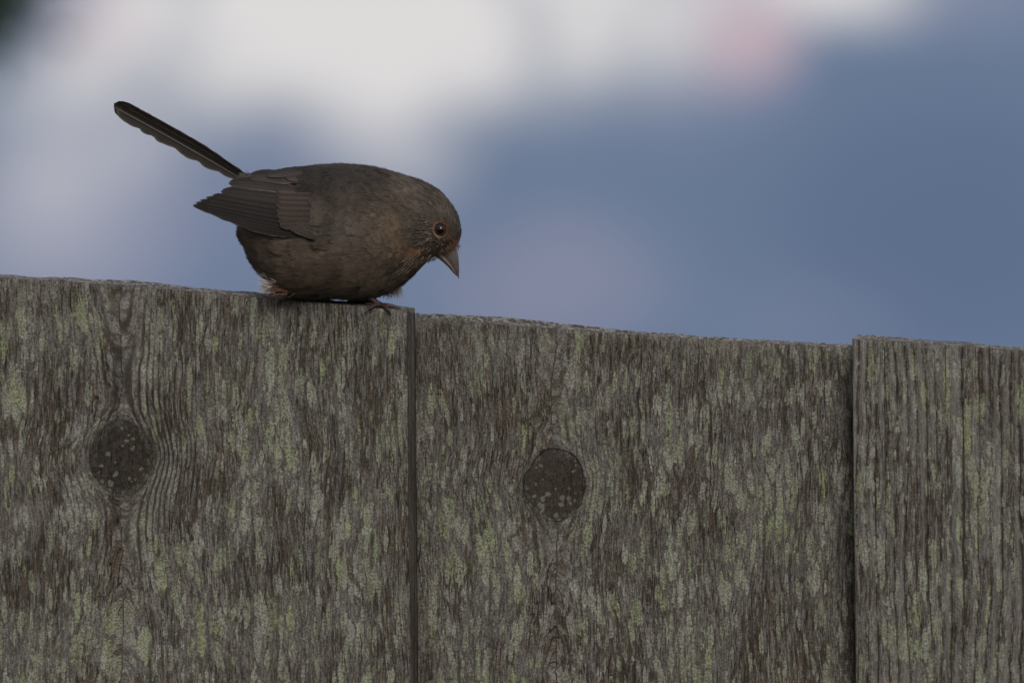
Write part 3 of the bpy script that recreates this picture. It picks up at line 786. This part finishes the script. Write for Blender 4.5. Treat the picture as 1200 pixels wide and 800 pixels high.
# ---- flight feathers
def flight_material():
    m, t = new_mat('flight_feather')
    c = attr(t, 'tint').outputs['Color']
    f, a, _ = t.sep(attr(t, 'vane').outputs['Vector'])                  # along (px), across (px)
    wv = t.m('SINE', t.m('MULTIPLY', t.m('ADD', f, t.m('MULTIPLY', t.m('ABSOLUTE', a), -1.4)), 4.2))
    n_ = t.noise(t.xyz(f, a, 0.0), 0.35, 3, 0.6)
    c = t.mix(t.ss(n_, 0.35, 0.7, 0.0, 0.35), c, t.mix(0.5, c, (0.015, 0.012, 0.010)))
    bpn = t.n('ShaderNodeBump'); bpn.inputs['Strength'].default_value = 0.35; bpn.inputs['Distance'].default_value = 0.0002
    t.put(bpn.inputs['Height'], t.m('ADD', wv, t.m('MULTIPLY', n_, 2.0)))
    finish(t, c, 0.55, bpn.outputs[0], 0.3)
    return m
flight = flight_material()
COLS = np.array([-1, -0.93, -0.82, -0.6, -0.35, -0.12, -0.045, 0.045, 0.12, 0.35, 0.6, 0.82, 0.93, 1.0])

def feather(name, parent, base, tip, across, Wd, col, edge, shaft, bend=(0, 0, 0), tip_round=0.16, scallop=0, cup=0.12,
            surf=None, layer=0.0, nl=30, dep=None, inner=1.0, label=None):
    base, tip, across, bend = (np.array(x, float) for x in (base, tip, across, bend))
    across /= np.linalg.norm(across)
    f = np.linspace(0, 1, nl)
    ctr = base + (tip - base) * f[:, None] + bend * (4 * f * (1 - f))[:, None]
    Lh = np.linalg.norm(tip - base)
    prof = np.minimum(1.0, 0.45 + 1.6 * f) * np.sqrt(np.clip(1 - np.clip((f - (1 - tip_round)) / tip_round, 0, 1) ** 2, 0.0, 1))
    half = Wd * np.maximum(prof, 0.03)
    X = ctr[:, None] + across * (half[:, None] * COLS[None])[..., None] * np.where(COLS > 0, inner, 1.0)[None, :, None]
    if scallop:
        sc_ = scallop * np.abs(np.sin((f * Lh / 26 + 0.8 * fbm(f * 5, f * 0, int(Wd * 10), 2)) * np.pi)) * np.clip(f * 4, 0, 1) * np.clip((1 - f) * 5, 0, 1)
        X += across * (sc_[:, None] * np.clip(COLS, 0, 1)[None] ** 2)[..., None]
    jag = rng.normal(0, 0.22, (nl, len(COLS))) * (np.abs(COLS) > 0.9)
    X += across * jag[..., None]
    if dep is not None:
        X[..., 2] = dep(X[..., 0], X[..., 1]) - layer + cup * Wd * (COLS ** 2)[None]
    else:
        nrm = np.cross(tip - base, across); nrm /= np.linalg.norm(nrm)
        X += nrm * (cup * Wd * (COLS ** 2))[None, :, None]
    sh = np.abs(COLS) < 0.06
    X[:, sh, 2] -= 0.35
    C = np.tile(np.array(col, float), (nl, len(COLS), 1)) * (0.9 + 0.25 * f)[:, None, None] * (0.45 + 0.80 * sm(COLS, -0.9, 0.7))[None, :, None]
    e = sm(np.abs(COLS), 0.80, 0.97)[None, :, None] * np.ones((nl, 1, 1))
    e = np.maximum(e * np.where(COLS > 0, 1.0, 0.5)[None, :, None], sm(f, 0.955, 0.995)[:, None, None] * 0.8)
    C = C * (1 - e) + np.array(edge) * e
    C[:, sh] = np.array(shaft)
    vane = np.stack([np.broadcast_to(f[:, None] * Lh, X.shape[:2]), np.broadcast_to(COLS[None] * Wd, X.shape[:2]), 0 * X[..., 0]], -1)
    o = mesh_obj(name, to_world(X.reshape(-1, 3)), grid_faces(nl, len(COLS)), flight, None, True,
                 dict(tint=('FLOAT_COLOR', rgba(C.reshape(-1, 3))), vane=('FLOAT_VECTOR', vane.reshape(-1, 3))))
    attach(o, parent)
    if label: o['label'] = label
    return o

def wing_depth(u, v):
    A_ = np.interp(u, [220, 250, 283, 330, 380, 420], [24, 36, 51, 67, 75.5, 77])
    return -A_ * np.sqrt(np.clip(1 - ((v - 268) / 80) ** 2, 0.02, 1)) - 1.5

def build_wing(mir):
    dep = (lambda u, v: wing_depth(u, v)) 
    fl = (lambda q: q)
    # under-surface of the folded wing
    fu = np.linspace(0, 1, 30); fc = np.linspace(0, 1, 14)
    uu = 244 + (372 - 244) * fu
    lo = np.interp(uu, [244, 262, 290, 320, 345, 372], [243, 251, 267, 274, 274, 262])
    hi = np.interp(uu, [244, 262, 290, 320, 345, 372], [235, 226, 213, 206, 203, 206])
    U_, C_ = np.meshgrid(uu, fc, indexing='ij'); Vv = lo[:, None] + (hi - lo)[:, None] * C_
    X = np.stack([U_, Vv, wing_depth(U_, Vv) + 1.2], -1)
    return X
def mirror_obj(o):
    c = o.copy(); c.data = o.data.copy(); sc.collection.objects.link(c)
    n_ = len(c.data.vertices); co = np.empty(n_ * 3, np.float32); c.data.vertices.foreach_get('co', co); co = co.reshape(-1, 3)
    o0 = P(440, 357, 0)
    dpt = (co - o0) @ FWD
    co = co - 2 * dpt[:, None] * FWD[None]
    c.data.vertices.foreach_set('co', co.astype(np.float32).ravel()); c.data.flip_normals(); c.data.update()
    return c

X = build_wing(False)
dk = np.tile([[0.045, 0.037, 0.031]], (X.shape[0] * X.shape[1], 1))
wing = mesh_obj('wing', to_world(X.reshape(-1, 3)), grid_faces(*X.shape[:2]), plume, None, True, dict(tint=('FLOAT_COLOR', rgba(dk))))
attach(wing, bird)
PC, PE, PS = (0.028, 0.0235, 0.020), (0.135, 0.108, 0.087), (0.024, 0.020, 0.017)
down = (0, 1, 0)
wing_parts = []
prim = [  # base, tip, half width, layer — outermost primaries lowest, each next one lies over it
    ((362, 276), (268, 258), 5.5, 0.3, 3.0), ((360, 273), (246, 249), 5.5, 0.65, 3.0), ((356, 270), (226, 241.2), 5.0, 1.0, 2.5),
    ((352, 265), (226.5, 239.6), 5.0, 1.35, 1.5), ((350, 260), (229, 237.2), 5.2, 1.7, 0.8), ((348, 255), (234, 234.6), 5.4, 2.05, 0),
    ((346, 250), (241, 231.6), 5.4, 2.4, -.5), ((345, 245), (249, 228.6), 5.6, 2.75, -1)]
for i, (b, e, hw, ly, bd) in enumerate(prim):
    wing_parts.append(feather('primary_feather', wing, (*b, 0), (*e, 0), down, hw, np.array(PC) * rng.uniform(.85, 1.15), PE, PS,
                              bend=(0, bd, 0), tip_round=0.50, dep=wing_depth, layer=ly, cup=0.10))
tert = [((352, 236), (259, 224.5), 8.5, 3.2, -2), ((350, 224), (268, 214.5), 8.0, 3.7, -3.5), ((352, 211), (292, 206.5), 8.0, 4.2, -2)]
for i, (b, e, hw, ly, bd) in enumerate(tert):
    wing_parts.append(feather('tertial_feather', wing, (*b, 0), (*e, 0), down, hw, (0.038, 0.030, 0.024), (0.165, 0.120, 0.086), (0.050, 0.040, 0.033),
                              bend=(0, bd, 0), tip_round=0.38, dep=wing_depth, layer=ly, cup=0.10))
for i in range(8):                                                    # greater coverts: brown with pale edges
    y = 264.5 - i * 6.0
    wing_parts.append(feather('covert_feather', wing, (374 - 0.2 * i, y + 1.5, 0), (324 + (1.8 * max(0, 2 - i)) , y + rng.normal(0, .5), 0), down, 4.6,
                              (0.064, 0.046, 0.036), (0.150, 0.106, 0.078), (0.050, 0.037, 0.029), tip_round=0.22, dep=wing_depth, layer=4.6 + i * 0.22, cup=0.10))
for i, (b, e) in enumerate([((371, 279), (338, 266)), ((374, 271), (346, 262))]):
    wing_parts.append(feather('alula_feather', wing, (*b, 0), (*e, 0), down, 4.0, (0.075, 0.058, 0.047), (0.20, 0.155, 0.125), (0.08, 0.06, 0.05),
                              tip_round=0.4, dep=wing_depth, layer=5.2 + i * 0.4))
MJ = rng.normal(0, 4, (8, 2))
med = [((374, 206), (334, 208), 7), ((372, 200), (340, 202), 6), ((366, 197), (322, 202), 5.5)]
for i, (b, e, hw) in enumerate(med):
    b = (b[0], b[1] + MJ[i, 0] * .4); e = (e[0] + MJ[i, 1] * 1.5, e[1] + MJ[i, 0] * .5 + 2)
    wing_parts.append(feather('covert_feather', wing, (*b, 0), (*e, 0), down, hw, (0.046, 0.036, 0.029), (0.080, 0.062, 0.050), (0.040, 0.032, 0.026),
                              tip_round=0.45, dep=wing_depth, layer=6.4 + i * 0.30, cup=0.10))
wing2 = mirror_obj(wing)
for o in wing_parts:
    c = mirror_obj(o); c.parent = wing2
# contour feathers that run on over the shoulder and the edge of the wing
k = 2000
su = rng.uniform(352, 425, k); sv = rng.uniform(194, 290, k)
mask = (su > 379 + rng.normal(0, 3, k)) | ((sv < 218 + rng.normal(0, 4, k)) & (su > 366 + rng.normal(0, 4, k))) 
vbl = np.interp(su, [384, 412], [284, 244]); mask &= sv < vbl + rng.normal(-6, 10, k)
su, sv, vbl = su[mask], sv[mask], vbl[mask]; k = len(su)
bl_ = sm(su, 377, 400)
ww = (wing_depth(su, sv) - 6.6 * (0.35 + 0.65 * sm(sv, vbl + 2, vbl - 30))) * (1 - bl_) + (surf_w(su, sv) - 0.4) * bl_
rt_ = np.stack([su, sv, ww], 1)
e_ = 0.5
Nn = np.stack([(wing_depth(su + e_, sv) - wing_depth(su - e_, sv)), (wing_depth(su, sv + e_) - wing_depth(su, sv - e_)), -np.ones(k)], 1)
Nn /= np.linalg.norm(Nn, axis=1, keepdims=True)
Tt = np.tile([[-1.0, 0.10, 0.0]], (k, 1)) + rng.normal(0, 0.08, (k, 3)); Tt -= Nn * np.sum(Tt * Nn, 1, keepdims=True); Tt /= np.linalg.norm(Tt, axis=1, keepdims=True)
V, Fq, C = barbs(rt_, Tt, Nn, rng.uniform(10, 16, k), np.full(k, 1.0), np.full(k, 0.6), plumage_col(rt_) * rng.uniform(.85, 1.1, (k, 1)) * np.interp(su, [368, 402], [0.66, 1.0])[:, None], nb=34, bw=0.36)
so = mesh_obj('scapular_plumage', to_world(V), Fq, plume, None, False, dict(tint=('FLOAT_COLOR', C)))
tag(so, kind='stuff'); attach(so, body)

# ---- tail
def tube(name, pts, rad, mat, parent, ns=10, col=None, flat=1.0):
    pts = np.array(pts, float); rad = np.array(rad, float)
    m_ = 6; tq = np.linspace(0, len(pts) - 1, (len(pts) - 1) * m_ + 1); i = np.minimum(tq.astype(int), len(pts) - 2); f = (tq - i)[:, None]
    ext = np.concatenate([[2 * pts[0] - pts[1]], pts, [2 * pts[-1] - pts[-2]]])
    p0, p1, p2, p3 = ext[i], ext[i + 1], ext[i + 2], ext[i + 3]
    Q = 0.5 * (2 * p1 + (-p0 + p2) * f + (2 * p0 - 5 * p1 + 4 * p2 - p3) * f ** 2 + (-p0 + 3 * p1 - 3 * p2 + p3) * f ** 3)
    rr_ = np.interp(tq, np.arange(len(pts)), rad)
    dT = np.gradient(Q, axis=0); dT /= np.linalg.norm(dT, axis=1, keepdims=True)
    ref = np.array([0.1, 0.2, 1.0]); a_ = np.cross(dT, ref); a_ /= np.linalg.norm(a_, axis=1, keepdims=True); b_ = np.cross(dT, a_)
    th = np.linspace(0, 2 * np.pi, ns, endpoint=False)
    X = Q[:, None] + rr_[:, None, None] * (np.cos(th)[None, :, None] * a_[:, None] + flat * np.sin(th)[None, :, None] * b_[:, None])
    X = np.concatenate([X.reshape(-1, 3), Q[:1], Q[-1:]]); nq = len(Q)
    F = grid_faces(nq, ns, 0, True).tolist() + [[nq * ns, (k + 1) % ns, k] for k in range(ns)] + [[nq * ns + 1, (nq - 1) * ns + k, (nq - 1) * ns + (k + 1) % ns] for k in range(ns)]
    at = dict(tint=('FLOAT_COLOR', rgba(np.tile(np.array([col or (0.05, 0.04, 0.035)]), (len(X), 1)))))
    o = mesh_obj(name, to_world(X), F, mat, None, True, at)
    attach(o, parent)
    return o

tail = tube('tail', [(312, 226, 0), (296, 216, 0), (280, 207, 0), (262, 196, 0)], [15, 11, 7.0, 2.5], plume, bird, 14, (0.05, 0.042, 0.036), 1.2)
TB, TE = np.array([290, 211.0]), np.array([133.5, 121.5])
ax = (TE - TB) / np.linalg.norm(TE - TB); pp = np.array([-ax[1], ax[0]])
if pp[1] < 0: pp = -pp                                                # points to the lower side of the tail
TC, TEd, TS = (0.044, 0.036, 0.032), (0.085, 0.066, 0.052), (0.19, 0.165, 0.15)
def tf(off_b, off_t, tipcut, Wd, wdep, tiltw, **kw):
    b = TB + pp * off_b; e = TE + pp * off_t - ax * tipcut
    feather('tail_feather', tail, (*b, wdep * 0.5), (*e, wdep), (*pp, tiltw), Wd, kw.pop('col', TC), kw.pop('edge', TEd), kw.pop('shaft', TS), nl=44,
            tip_round=kw.pop('tr', 0.075), **kw)
sag = (ax[0] * 0, -3.0, 0)
for sgn in (1, -1):
    tf(-1.0, -0.5, 0 if sgn > 0 else 3, 9.2, -4.0 * sgn, 0.55 * sgn, bend=(-1.5, -2.5, 0))
    tf(0.5, 1.5, 1, 9.0, -8.0 * sgn, 0.45 * sgn, bend=(-1.5, -2.2, 0), scallop=1.0)
    tf(1.5, 2.6, 2, 8.4, -11.5 * sgn, 0.4 * sgn, bend=(-1.3, -2.0, 0), scallop=1.6)
    tf(2.5, 3.4, 5, 8.0, -14.0 * sgn, 0.4 * sgn, bend=(-1.2, -1.8, 0), scallop=3.4, edge=(0.16, 0.13, 0.11), shaft=(0.20, 0.175, 0.155))
# upper tail coverts / rump feathers over the tail root
k = 160
q = rng.uniform(0, 1, k); root = np.stack([312 - 18 * q, 219 - 3 * q + rng.normal(0, 3, k), rng.normal(0, 10, k)], 1)
Tt = np.tile([[-0.86, -0.50, 0.0]], (k, 1)) + rng.normal(0, .07, (k, 3)); Tt /= np.linalg.norm(Tt, axis=1, keepdims=True)
Nn = np.stack([0.4 + 0 * q, -0.7 + 0 * q, root[:, 2] / 18], 1); Nn -= Tt * np.sum(Tt * Nn, 1, keepdims=True); Nn /= np.linalg.norm(Nn, axis=1, keepdims=True)
V, Fq, C = barbs(root, Tt, Nn, rng.uniform(12, 20, k), np.full(k, .8), np.full(k, .5), np.tile([[0.085, 0.068, 0.055]], (k, 1)) * rng.uniform(.8, 1.2, (k, 1)), nb=30, bw=0.34)
o = mesh_obj('tail_coverts', to_world(V), Fq, plume, None, False, dict(tint=('FLOAT_COLOR', C))); tag(o, kind='stuff'); attach(o, tail)

# ---- bill
def bill_material():
    m, t = new_mat('horn_bill')
    c = attr(t, 'tint').outputs['Color']
    n_ = t.noise(t.n('ShaderNodeTexCoord').outputs['Object'], 420.0, 3, 0.6)
    c = t.mix(t.ss(n_, 0.35, 0.7, 0.0, 0.5), c, t.mix(0.5, c, (0.05, 0.035, 0.03)))
    bpn = t.n('ShaderNodeBump'); bpn.inputs['Strength'].default_value = 0.3; bpn.inputs['Distance'].default_value = 0.0004; t.put(bpn.inputs['Height'], n_)
    finish(t, c, 0.38, bpn.outputs[0], 0.45)
    return m
horn = bill_material()
def loft(name, rows, parent, colf, mat, ns=24, sub=6):
    rows = np.array(rows, float); tq = np.linspace(0, len(rows) - 1, (len(rows) - 1) * sub + 1)
    R_ = np.stack([np.interp(tq, np.arange(len(rows)), rows[:, j]) for j in range(5)], 1)
    th = np.linspace(0, 2 * np.pi, ns, endpoint=False)
    c = (R_[:, 0:2] + R_[:, 2:4]) / 2; e = (R_[:, 0:2] - R_[:, 2:4]) / 2
    uv = c[:, None] + e[:, None] * np.cos(th)[None, :, None]
    wd_ = -R_[:, 4][:, None] * np.sin(th)[None]
    X = np.concatenate([uv, wd_[..., None]], -1)
    nq = len(R_); V = np.concatenate([X.reshape(-1, 3), X[:1].mean(1), X[-1:].mean(1)])
    F = grid_faces(nq, ns, 0, True).tolist() + [[nq * ns, (k + 1) % ns, k] for k in range(ns)] + [[nq * ns + 1, (nq - 1) * ns + k, (nq - 1) * ns + (k + 1) % ns] for k in range(ns)]
    ff = np.concatenate([np.repeat(np.linspace(0, 1, nq), ns), [0, 1]]); tv = np.concatenate([np.tile(np.cos(th), nq), [0, 0]])
    o = mesh_obj(name, to_world(V), F, mat, None, True, dict(tint=('FLOAT_COLOR', rgba(colf(ff, tv))))); attach(o, parent); return o
upc = lambda f, t_: (1 - 0.8 * np.exp(-((t_ + 1) / 0.10) ** 2))[:, None] * np.array([[0.165, 0.138, 0.126]]) * (1 - 0.35 * f[:, None]) * (1.0 - 0.25 * np.clip(t_, 0, 1)[:, None]) + 0.035 * np.exp(-((t_ + 0.55) / 0.3) ** 2)[:, None]
lowc = lambda f, t_: np.array([[0.270, 0.205, 0.180]]) * (1 - 0.35 * f[:, None])
loft('upper_mandible', [(531, 284, 511, 293, 12), (535, 290, 514.5, 297.5, 11), (537.2, 299, 521.5, 304.5, 9.0), (538.0, 308, 528, 311.4, 6.6), (538.2, 317, 533.4, 318.2, 3.8), (537.8, 324, 536.2, 324.2, 1.4), (537.4, 326.6, 537.0, 326.6, .3)], bird, upc, horn)
loft('lower_mandible', [(515, 291, 505, 299, 11), (518, 296, 512.5, 301.8, 9.6), (524, 302.2, 519.4, 307.4, 7.8), (530, 309.8, 526.2, 313.8, 5.6), (534, 317, 531.2, 319.8, 3.4), (535.8, 322.8, 535.0, 323.4, .6)], bird, lowc, horn)

# ---- eyes
em, t = new_mat('eye_gloss')
c = attr(t, 'tint').outputs['Color']
finish(t, c, 0.10, None, 0.4, **{'Coat Weight': 0.25, 'Coat Roughness': 0.02})
def ball(name, c, r, parent, mat, axis, iris):
    th = np.linspace(0, np.pi, 25); ph = np.linspace(0, 2 * np.pi, 32, endpoint=False)
    T_, Q_ = np.meshgrid(th, ph, indexing='ij')
    X = np.stack([np.sin(T_) * np.cos(Q_), np.sin(T_) * np.sin(Q_), axis * np.cos(T_)], -1)
    col = np.where(T_[..., None] < 0.66, [[[0.004, 0.003, 0.003]]], np.array(iris)[None, None]) * np.ones(X.shape)
    V = np.array(c) + X * np.array([r, r * 1.05, r * 0.85])
    o = mesh_obj(name, to_world(V.reshape(-1, 3)), grid_faces(25, 32, 0, True), mat, None, True, dict(tint=('FLOAT_COLOR', rgba(col.reshape(-1, 3)))))
    attach(o, parent); return o
ew = float(surf_w(*EYE)[0])
for sgn in (1, -1):
    eye = ball('eye', (EYE[0], EYE[1], (ew + 2.2) * sgn), 6.4, bird, em, -sgn, (0.065, 0.027, 0.013))
    k = 90; ag = np.linspace(0, 2 * np.pi, k, endpoint=False); rows = []
    # bare rim and a ring of tiny rusty feathers
    nr_ = 8; ph = np.linspace(0, 2 * np.pi, nr_, endpoint=False)
    G, H_ = np.meshgrid(ag, ph, indexing='ij')
    rr_ = 6.8 + 0.8 * np.cos(H_)
    X = np.stack([EYE[0] + rr_ * np.cos(G) * 0.98, EYE[1] + rr_ * np.sin(G) * 1.08, (ew - 0.4) * sgn + 1.0 * np.sin(H_)], -1)
    F = grid_faces(k, nr_, 0, True); F2 = np.concatenate([F, np.stack([(k - 1) * nr_ + np.arange(nr_), (k - 1) * nr_ + (np.arange(nr_) + 1) % nr_, (np.arange(nr_) + 1) % nr_, np.arange(nr_)], 1)])
    o = mesh_obj('eyelid', to_world(X.reshape(-1, 3)), F2, plume, None, True, dict(tint=('FLOAT_COLOR', rgba(np.tile([[0.045, 0.028, 0.020]], (k * nr_, 1))))))
    attach(o, eye)
    kk = 300; ag = rng.uniform(0, 2 * np.pi, kk); rd = rng.uniform(7.2, 8.6, kk)
    ru, rv = EYE[0] + rd * np.cos(ag) * .98, EYE[1] + rd * np.sin(ag) * 1.08
    dirs = np.stack([np.cos(ag) - .5, np.sin(ag) * 1.0, np.full(kk, -.25 * sgn)], 1)
    oo = tuft('eye_ring', np.stack([ru, rv, (surf_w(ru, rv) - 1.2) * sgn], 1), dirs, rng.uniform(1.0, 2.1, kk),
              np.tile([[0.32, 0.170, 0.100]], (kk, 1)) * rng.uniform(.35, 1.2, (kk, 1)) * (0.90 - 0.35 * np.cos(ag + 0.5))[:, None], 0.40)
    oo.parent = eye

# ---- legs and feet
fm, t = new_mat('leg_skin')
vo = t.n('ShaderNodeTexVoronoi'); vo.inputs['Scale'].default_value = 700
t.put(vo.inputs['Vector'], t.n('ShaderNodeTexCoord').outputs['Object'])
lc = t.mix(t.ss(vo.outputs['Distance'], 0.2, 0.6), (0.030, 0.019, 0.017), (0.066, 0.042, 0.038))
bpn = t.n('ShaderNodeBump'); bpn.inputs['Strength'].default_value = 0.4; bpn.inputs['Distance'].default_value = 0.0004; t.put(bpn.inputs['Height'], vo.outputs['Distance'])
finish(t, lc, 0.5, bpn.outputs[0], 0.4)
cm, t = new_mat('claw_horn'); finish(t, (0.05, 0.04, 0.036), 0.35, None, 0.4)

def top_v(u, wq):
    """height (pixel row) of the fence top under a bird pixel column at depth wq"""
    return 364.5 + (u - 478) * 0.0895 - 4.6 * (wq - (-23 + (u - 440) * -0.21)) / 46.0 - 0.4

def foot(u0, w0, dirs_):
    g = top_v(u0, w0)
    leg = tube('leg', [(u0 - 24, g - 24, w0 * 0.8 + 4), (u0 - 10, g - 10, w0 + 3), (u0 - 1, g - 4.2, w0), (u0 + 1, g - 2.4, w0)], [4.2, 3.4, 3.1, 3.2], fm, bird, 12)
    for (du_, dw_, drop) in dirs_:
        ln = math.hypot(du_, dw_)
        e = (u0 + du_, top_v(u0 + du_, max(w0 + dw_, -30)) - 1.6 + drop, w0 + dw_)
        m1 = (u0 + du_ * 0.38, top_v(u0 + du_ * .38, w0 + dw_ * .38) - 3.4, w0 + dw_ * .38)
        m2 = (u0 + du_ * 0.72, top_v(u0 + du_ * .72, w0 + dw_ * .72) - 2.6 + drop * 0.2, w0 + dw_ * .72)
        tube('toe', [(u0, g - 3.0, w0), m1, m2, e], [3.0, 2.7, 2.5, 1.9], fm, leg, 10)
        cd = np.array([du_ / ln * 3.0, 2.5, dw_ / ln * 3.0])
        e = np.array(e)
        tube('claw', [e - cd * 0.25, e + cd * np.array([.9, .3, .9]), e + cd * np.array([1.7, 1.2, 1.7]), e + cd * np.array([2.0, 2.4, 2.0])], [1.5, 1.25, .8, .2], cm, leg, 8)
foot(446, -17, [(20, -1, 0.5), (9, -12, 3.5), (-13, -11, 2.5), (-17, 9, 0)])
foot(424, 10, [(19, 2, 0.5), (13, -10, 0), (14, 11, 0), (-15, 2, 0)])

# ------------------------------------------------------------------ tree behind the fence whose crown just reaches the corner of the picture
lm, t = new_mat('leaf')
c = attr(t, 'tint').outputs['Color']
finish(t, c, 0.6, None, 0.3)
bm_, t = new_mat('bark')
bc = t.mix(t.noise(t.n('ShaderNodeTexCoord').outputs['Object'], 14.0, 5, 0.7), (0.05, 0.04, 0.032), (0.14, 0.115, 0.09))
finish(t, bc, 0.95, None, 0.1)
TD = 26.0
rng = np.random.default_rng(11)
def far_pt(u, v, dist):
    return CAM + dist * (FWD + RGT * (u - 600) / FPX - UPV * (v - 400) / FPX)
tc_ = far_pt(-575, -515, TD)
tree = empty('tree', (tc_[0], tc_[1], 0.0)); tag(tree, 'leafy dark green tree standing beyond the fence', 'tree')
def wtube(name, pts, rad, parent, ns=9):
    pts = np.array(pts, float); rad = np.array(rad); dT = np.gradient(pts, axis=0); dT /= np.linalg.norm(dT, axis=1, keepdims=True)
    a_ = np.cross(dT, [0.9, 0.31, 0.2]); a_ /= np.linalg.norm(a_, axis=1, keepdims=True); b_ = np.cross(dT, a_)
    th = np.linspace(0, 2 * np.pi, ns, endpoint=False)
    X = pts[:, None] + rad[:, None, None] * (np.cos(th)[None, :, None] * a_[:, None] + np.sin(th)[None, :, None] * b_[:, None])
    return X.reshape(-1, 3), grid_faces(len(pts), ns, 0, True)
VV, FF, off = [], [], 0
def addt(pts, rad):
    global off
    v_, f_ = wtube('', pts, rad, None); VV.append(v_); FF.append(f_ + off); off += len(v_)
hz = np.linspace(-0.1, tc_[2] + 0.7, 12)
addt(np.stack([tc_[0] + 0.06 * np.sin(hz * 1.7), tc_[1] + 0.05 * np.cos(hz * 1.3), hz], 1), np.linspace(0.13, 0.03, 12))
tips = []
for i in range(26):
    az = i * 2.4; z0 = tc_[2] - 1.0 + 1.5 * (i / 26); ln = rng.uniform(0.8, 1.35) * (1.0 if i < 18 else 0.75)
    s = np.linspace(0, 1, 7)[:, None]
    d0 = np.array([math.cos(az), math.sin(az), rng.uniform(0.25, 0.75)])
    pts = np.array([tc_[0], tc_[1], z0]) + d0 * s * ln + np.array([0, 0, -0.25]) * s ** 2 * ln + rng.normal(0, .03, (7, 3)) * s
    addt(pts, np.linspace(0.04, 0.008, 7)); tips += list(pts[2:])
tgt = far_pt(-34, -32, TD); st0 = np.array([tc_[0], tc_[1], tc_[2] - 0.5])
s7 = np.linspace(0, 1, 9)[:, None]
pts = st0 + (tgt - st0) * s7 + np.array([0, 0, 0.12]) * np.sin(s7 * np.pi)
addt(pts, np.linspace(0.04, 0.006, 9)); tips += list(pts[4:]) + [pts[-1]] * 6 + [pts[-2]] * 5
trunk = mesh_obj('trunk', np.concatenate(VV), np.concatenate(FF), bm_); attach(trunk, tree)
tips = np.array(tips); nl_ = 15000
cidx = rng.integers(0, len(tips), nl_); ce = tips[cidx] + rng.normal(0, 0.08, (nl_, 3))
n1 = rng.normal(0, 1, (nl_, 3)); n1 /= np.linalg.norm(n1, axis=1, keepdims=True); n2 = np.cross(n1, rng.normal(0, 1, (nl_, 3))); n2 /= np.linalg.norm(n2, axis=1, keepdims=True)
sz = rng.uniform(0.025, 0.05, (nl_, 1))
V = np.stack([ce - n1 * sz, ce + n2 * sz * .45, ce + n1 * sz * 1.1, ce - n2 * sz * .45], 1).reshape(-1, 3)
lcv = np.array([[0.045, 0.070, 0.030]]) * rng.uniform(.6, 1.5, (nl_, 1))
crown = mesh_obj('crown', V, np.arange(nl_)[:, None] * 4 + np.arange(4)[None], lm, None, False, dict(tint=('FLOAT_COLOR', rgba(np.repeat(lcv, 4, 0)))))
tag(crown, kind='stuff'); attach(crown, tree)
